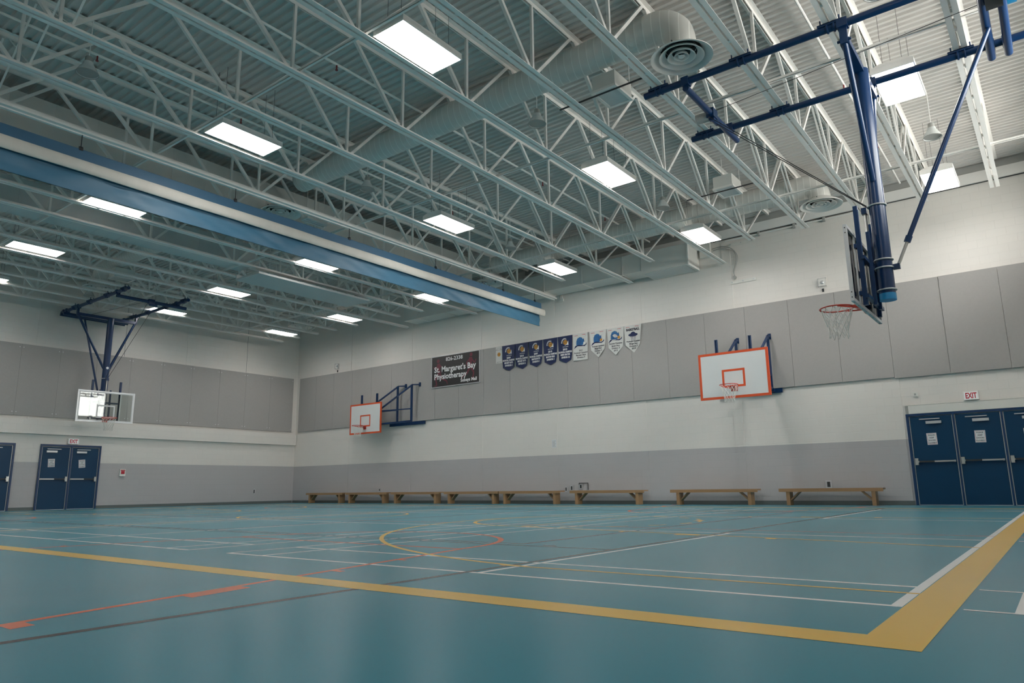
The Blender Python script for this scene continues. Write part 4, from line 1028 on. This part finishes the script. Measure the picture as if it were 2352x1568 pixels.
def ceiling_hoop(label, s, xb, yc, pipes_y, px0, px1, front_x, rear_xs, rear_y, brace_top, winch, twist=0.0):
    """s = -1 when the board faces -x. root at the floor under the board; parts in local coordinates"""
    t = thing('basketball_hoop', label, 'basketball hoop', (xb, yc, 0))
    X = lambda x: x-xb
    Y = lambda y: y-yc
    zp = 6.86; rp = 0.056
    for py in pipes_y:
        MB().tube((X(px0), Y(py), zp), (X(px1), Y(py), zp), rp, 14).build('support_pipe', M['hoop'], t, smooth=True)
        for jx in jxs:
            if min(px0, px1) < jx < max(px0, px1):
                c_ = MB()
                for q in (-0.05, 0.05): c_.box(X(jx)-0.17, X(jx)+0.17, Y(py)+q-0.012, Y(py)+q+0.012, zp+0.030, zp+0.068)
                c_.box(X(jx)-0.17, X(jx)+0.17, Y(py)-0.062, Y(py)+0.062, zp+0.058, zp+0.068)
                for q in (-0.045, 0.045): c_.torus_x(X(jx)+q, Y(py), zp, 0.062, 0.010)
                for q in (-0.125, 0.125):
                    for e_ in (-0.05, 0.05): c_.tube((X(jx)+q, Y(py)+e_, zp+0.05), (X(jx)+q, Y(py)+e_, zp+0.13), 0.011, 6)
                c_.build('joist_clamp', M['hoop'], t)
    # cross pipe at the front and the winch on it
    za = 6.74
    MB().tube((X(front_x), Y(pipes_y[0])-0.02, za), (X(front_x), Y(pipes_y[1])+0.32, za), 0.055, 14).build('cross_pipe', M['hoop'], t, smooth=True)
    for rx in rear_xs:
        MB().tube((X(rx), Y(rear_y[0]), za), (X(rx), Y(rear_y[1]), za), 0.055, 14).build('cross_pipe', M['hoop'], t, smooth=True)
    for rx in [front_x]+list(rear_xs):
        for py in pipes_y: MB().box(X(rx)-0.06, X(rx)+0.06, Y(py)-0.065, Y(py)+0.065, za+0.045, zp+0.062).build('pipe_clamp', M['hoop'], t)
    wx, wy = winch
    w_ = MB(); w_.tube((X(wx)-0.05, Y(wy), za-0.02), (X(wx)-0.26*1.0, Y(wy)-0.03, za-0.03), 0.085, 18)
    wo = w_.build('winch', M['grey'], t, smooth=True)
    MB().box(X(wx)-0.06, X(wx)+0.07, Y(wy)-0.09, Y(wy)+0.10, za-0.08, za+0.08).tube((X(wx)+0.02, Y(wy)-0.05, za-0.1), (X(wx)+0.02, Y(wy)+0.2, za-0.1), 0.04, 12).build('winch_bracket', M['hoop'], wo)
    # swing mast
    pxx = xb - s*0.30; xm = X(pxx); zc = 6.60
    MB().bar((xm, Y(pipes_y[0])+0.02, zc), (xm, Y(pipes_y[1])-0.02, zc), 0.12, 0.10).build('mast_crossbar', M['hoop'], t)
    for py in pipes_y:
        MB().box(xm-0.05, xm+0.05, Y(py)-0.028, Y(py)+0.028, zc-0.05, zp+0.0).box(xm-0.07, xm+0.07, Y(py)-0.065, Y(py)+0.065, zp-0.065, zp+0.06).tube((xm-0.09, Y(py), zc+0.0), (xm+0.09, Y(py), zc+0.0), 0.02, 8).build('hinge_bracket', M['hoop'], t)
    MB().tube((xm, 0, 3.15), (xm, 0, zc+0.02), 0.108, 26).build('mast', M['hoop'], t, smooth=True)
    MB().tube((xm, 0, 3.055), (xm, 0, 3.149), 0.110, 26).build('mast_cap', M['cap'], t, smooth=True)
    for py in pipes_y:
        sg = 1 if Y(py) > 0 else -1
        MB().tube((xm, Y(py)-sg*0.03, zc-0.03), (xm, sg*0.09, 4.82), 0.040, 12).build('mast_brace', M['hoop'], t, smooth=True)
    for zz in (3.20, 3.52, 3.64, 4.46): MB().torus((xm, 0, zz), 0.119, 0.012, 26, 8).build('clamp_band', M['alu'], t, smooth=True)
    if s > 0: MB().tube((xm+s*0.109, 0, 4.83), (xm+s*0.112, 0, 4.83), 0.045, 16).build('round_decal', M['paper'], t)
    # rear fold brace, jointed near the foot
    bx, by = X(brace_top[0]), Y(brace_top[1])
    ft_ = Vector((xm - s*0.17, 0.0, 3.52)); tp = Vector((bx, by, brace_top[2])); jt = ft_ + (tp-ft_)*0.115
    bo = MB().tube(jt, tp, 0.034, 12).build('fold_brace', M['hoop'], t, smooth=True)
    MB().tube(ft_, jt, 0.022, 10).build('brace_rod', M['chrome'], bo); MB().tube(jt-(tp-ft_)*0.012, jt+(tp-ft_)*0.014, 0.045, 10).build('brace_knuckle', M['hoop'], bo)
    MB().bar((xm - s*0.11, 0, 3.52), (xm - s*0.20, 0, 3.52), 0.07, 0.07).build('brace_bracket', M['hoop'], bo)
    # hoist cables
    for (yy, zz) in ((0.13, 4.48), (-0.13, 4.48)):
        MB().tube((X(wx), Y(wy)+yy, za-0.1), (xm+s*0.13, yy*0.3, zz), 0.007, 6).build('hoist_cable', M['cable'], t)
    MB().tube((X(wx), Y(wy)+0.1, zp-0.02), (X(rear_xs[0]), Y(wy)-0.35, zp-0.02), 0.005, 5).build('fold_cable', M['cable'], t)
    # height adjuster: rails, links, screw
    for sy in (-0.46, 0.46):
        r_ = MB().box(-s*0.095-0.028, -s*0.095+0.028, sy-0.030, sy+0.030, 2.93, 4.36)
        ro = r_.build('adjuster_rail', M['hoop'], t)
        for zz in (3.10, 3.78): MB().box(min(-s*0.03, -s*0.067), max(-s*0.03, -s*0.067), sy-0.04, sy+0.04, zz-0.03, zz+0.03).build('board_bracket', M['hoop'], ro)
    for sy in (-0.17, 0.17):
        MB().box(-s*0.165-0.022, -s*0.165+0.022, sy-0.025, sy+0.025, 2.98, 4.05).build('inner_rail', M['hoop'], t)
    MB().bar((-s*0.13, -0.52, 3.05), (-s*0.13, 0.52, 3.05), 0.05, 0.05).bar((-s*0.13, -0.52, 3.60), (-s*0.13, 0.52, 3.60), 0.05, 0.05).bar((-s*0.13,-0.05,4.42),(-s*0.13,0.05,4.42),0.07,0.09).build('adjuster_crossbar', M['hoop'], t)
    MB().tube((-s*0.135, 0, 3.05), (-s*0.135, 0, 4.40), 0.022, 10).build('adjuster_screw', M['chrome'], t)
    MB().tube((-s*0.135, 0, 3.05), (-s*0.135, 0, 3.62), 0.036, 12).build('screw_sleeve', M['hoop'], t)
    # glass backboard
    z0, z1 = 2.915, 3.985; hw = 0.915
    bf = MB()
    for (a, b, c_, d_) in ((-hw,hw,z0,z0+0.045),(-hw,hw,z1-0.045,z1),(-hw,-hw+0.045,z0+0.045,z1-0.045),(hw-0.045,hw,z0+0.045,z1-0.045)): bf.box(-0.004 if s > 0 else -0.04, 0.004 if s < 0 else 0.04, a, b, c_, d_) if False else bf.box(min(0.004*s, -0.042*s), max(0.004*s, -0.042*s), a, b, c_, d_)
    fo = bf.build('board_frame', M['alu'], t)
    bd_ = MB()
    for (sy, zz) in ((-hw+0.02, z1-0.05), (-hw+0.02, z1-0.12), (-hw+0.02, z0+0.05), (-hw+0.02, z0+0.12)): bd_.tube((-0.02*s, sy-0.0205, zz), (-0.02*s, sy-0.0225, zz), 0.009, 8)
    for q in range(8): bd_.tube((-0.02*s, -0.8+0.23*q, z0-0.0005), (-0.02*s, -0.8+0.23*q, z0-0.003), 0.009, 8)
    bd_.build('frame_bolts', M['dark'], fo)
    gl = MB().box(min(-0.012*s, 0.0), max(-0.012*s, 0.0), -hw+0.046, hw-0.046, z0+0.046, z1-0.046).build('glass_pane', M['glass'], t)
    ln = MB(); f = lambda u, v: (0.0015*s, u, v)
    def strip(a, b, c_, d_): ln.add([f(a,c_), f(b,c_), f(b,d_), f(a,d_)], [(0,1,2,3)])
    for (a, b, c_, d_) in ((-0.295,0.295,3.06,3.11),(-0.295,0.295,3.46,3.51),(-0.295,-0.245,3.11,3.46),(0.245,0.295,3.11,3.46)): strip(a, b, c_, d_)
    for (a, b, c_, d_) in ((-hw+0.046,hw-0.046,z0+0.046,z0+0.075),(-hw+0.046,hw-0.046,z1-0.075,z1-0.046),(-hw+0.046,-hw+0.075,z0+0.075,z1-0.075),(hw-0.075,hw-0.046,z0+0.075,z1-0.075)): strip(a, b, c_, d_)
    ln.build('target_lines', M['line_w'], gl)
    for sy in (-0.46, 0.46): MB().box(min(-0.02*s,-0.042*s), max(-0.02*s,-0.042*s), sy-0.02, sy+0.02, z0+0.046, z1-0.046).build('rear_stile', M['alu'], fo)
    rp_ = rim_part(t, (s*0.385, 0, 3.05), (-s, 0), 0.38)
    np_ = net(t, (s*0.385, 0, 3.05))
    for o in (fo, gl, rp_, np_): o.rotation_euler = (0, 0, math.radians(twist))
    return t
h1 = ceiling_hoop('ceiling-hung basketball hoop with glass backboard at the right, nearest the camera', -1, -1.98, 10.95, (9.95, 11.86), -4.74, 1.5, -4.02, (-0.08, 0.13), (9.2, 12.02), (-0.06, 11.05, 6.69), (-4.02, 10.98))
h2 = ceiling_hoop('ceiling-hung basketball hoop with glass backboard by the far end wall', 1, -26.05, 11.02, (9.92, 11.88), -22.7, -27.7, -23.45, (-27.25, -27.5), (9.8, 12.0), (-27.25, 10.5, 6.67), (-23.45, 11.0), -3.3)
# fold motor between the rear pipes of the near hoop
mo = MB().box(0.20, 0.42, -0.42, -0.15, 6.66, 6.92).tube((0.05+1.98+0.10, -0.30, 6.62), (0.05+1.98+0.10, -0.30, 6.90), 0.12, 18)
mo2 = MB().box(1.93, 2.12, -0.85, -0.50, 6.60, 6.76).build('hoist_motor', M['dark'], h1); MB().tube((2.16, -0.68, 6.66), (2.26, -0.68, 6.66), 0.15, 20).build('motor_wheel', M['cap'], mo2)

def side_hoop(label, cx_, yb, z0, z1, rail_c):
    t = thing('side_hoop', label, 'basketball hoop', (cx_, yb, 0))
    hw = 0.93
    MB().box(-hw, hw, 0.0, 0.035, z0, z1).build('backboard', M['board'], t)
    bo = MB(); e = 0.06
    for (a, b, c_, d_) in ((-hw-0.004,hw+0.004,z0-0.004,z0+e),(-hw-0.004,hw+0.004,z1-e,z1+0.004),(-hw-0.004,-hw+e,z0+e,z1-e),(hw-e,hw+0.004,z0+e,z1-e)): bo.box(a, b, -0.003, 0.038 if False else 0.0, c_, d_)
    bo.box(hw+0.0005, hw+0.004, 0.0, 0.036, z0, z1).box(-hw-0.004, -hw-0.0005, 0.0, 0.036, z0, z1).box(-hw, hw, 0.0, 0.036, z0-0.004, z0-0.0005).box(-hw, hw, 0.0, 0.036, z1+0.0005, z1+0.004)
    bo.build('orange_border', M['orange'], t)
    tg = MB(); zr = z0+0.285
    for (a, b, c_, d_) in ((-0.305,0.305,zr,zr+0.055),(-0.305,0.305,zr+0.42,zr+0.475),(-0.305,-0.25,zr+0.055,zr+0.42),(0.25,0.305,zr+0.055,zr+0.42)): tg.box(a, b, -0.003, -0.0003, c_, d_)
    tg.build('target_square', M['orange'], t)
    zrim = z0+0.30
    rim_part(t, (0, -0.385, zrim), (0, 1), 0.38); net(t, (0, -0.385, zrim))
    for sx in (-0.455, 0.455):
        r_ = MB().box(rail_c+sx-0.035, rail_c+sx-0.012, 0.045, 0.10, z0+0.1, z1+0.37).box(rail_c+sx+0.012, rail_c+sx+0.035, 0.045, 0.10, z0+0.1, z1+0.37).box(rail_c+sx-0.012, rail_c+sx+0.012, 0.085, 0.10, z0+0.1, z1+0.37)
        r_.build('adjuster_rail', M['hoop'], t)
    return t, (lambda x, y, z: (x-cx_, y-yb, z))
def truss(t, G, inner, outer, zt_, zm, zb_, wallpt, lw=0.065):
    """one folding frame: inner (x,y) by the wall, outer (x,y) at the board"""
    P = lambda p, z: G(p[0], p[1], z)
    a = MB(); a.bar(P(inner, zb_), P(inner, zt_), lw, lw).build('upright', M['hoop'], t)
    MB().bar(P(inner, zt_-0.02), P(outer, zm+0.05), lw*0.8, lw*0.8).build('diagonal', M['hoop'], t)
    MB().bar(P(inner, zm), P(outer, zm), lw*0.7, lw*0.7).build('middle_rail', M['hoop'], t)
    MB().bar(P(inner, zb_+0.02), P(outer, zb_-0.03), lw, lw).build('bottom_rail', M['hoop'], t)
    MB().bar(P(outer, zb_-0.05), P(outer, zm+0.07), lw*0.8, lw*0.8).build('outer_post', M['hoop'], t)
    MB().bar(P(inner, zt_), P(wallpt, zt_), lw*0.8, lw*0.7).box(P(wallpt,0)[0]-0.04, P(wallpt,0)[0]+0.04, P(wallpt,0)[1]-0.02, P(wallpt,0)[1]+0.02, zt_-0.08, zt_+0.08).build('wall_hinge', M['hoop'], t)
WY = D-0.0625
t, G = side_hoop('white wooden side hoop with orange border, standing out under the near panels', -6.60, 18.20, 2.755, 3.985, 0.02)
for xw in (-7.05, -6.14): truss(t, G, (xw, 19.82), (xw, 18.34), 4.60, 3.48, 3.10, (xw, WY-0.022))
MB().bar(G(-7.7, D-0.05, 3.07), G(-5.92, D-0.05, 3.07), 0.06, 0.12).bar(G(-7.05, 19.82, 3.08), G(-7.05, D-0.06, 3.08), 0.08, 0.08).bar(G(-6.14, 19.82, 3.08), G(-6.14, D-0.06, 3.08), 0.08, 0.08).build('wall_ledger', M['hoop'], t)
t, G = side_hoop('white wooden side hoop with orange border, folded flat against the wall near the corner', -22.31, 19.40, 2.745, 3.965, 0.14)
truss(t, G, (-20.90, 19.83), (-22.50, 19.56), 4.58, 3.62, 3.12, (-20.60, WY-0.022)); truss(t, G, (-20.08, 19.80), (-21.62, 19.54), 4.57, 3.62, 3.12, (-19.82, WY-0.022))
MB().bar(G(-21.5, D-0.05, 3.07), G(-19.55, D-0.05, 3.07), 0.06, 0.12).build('wall_ledger', M['hoop'], t)
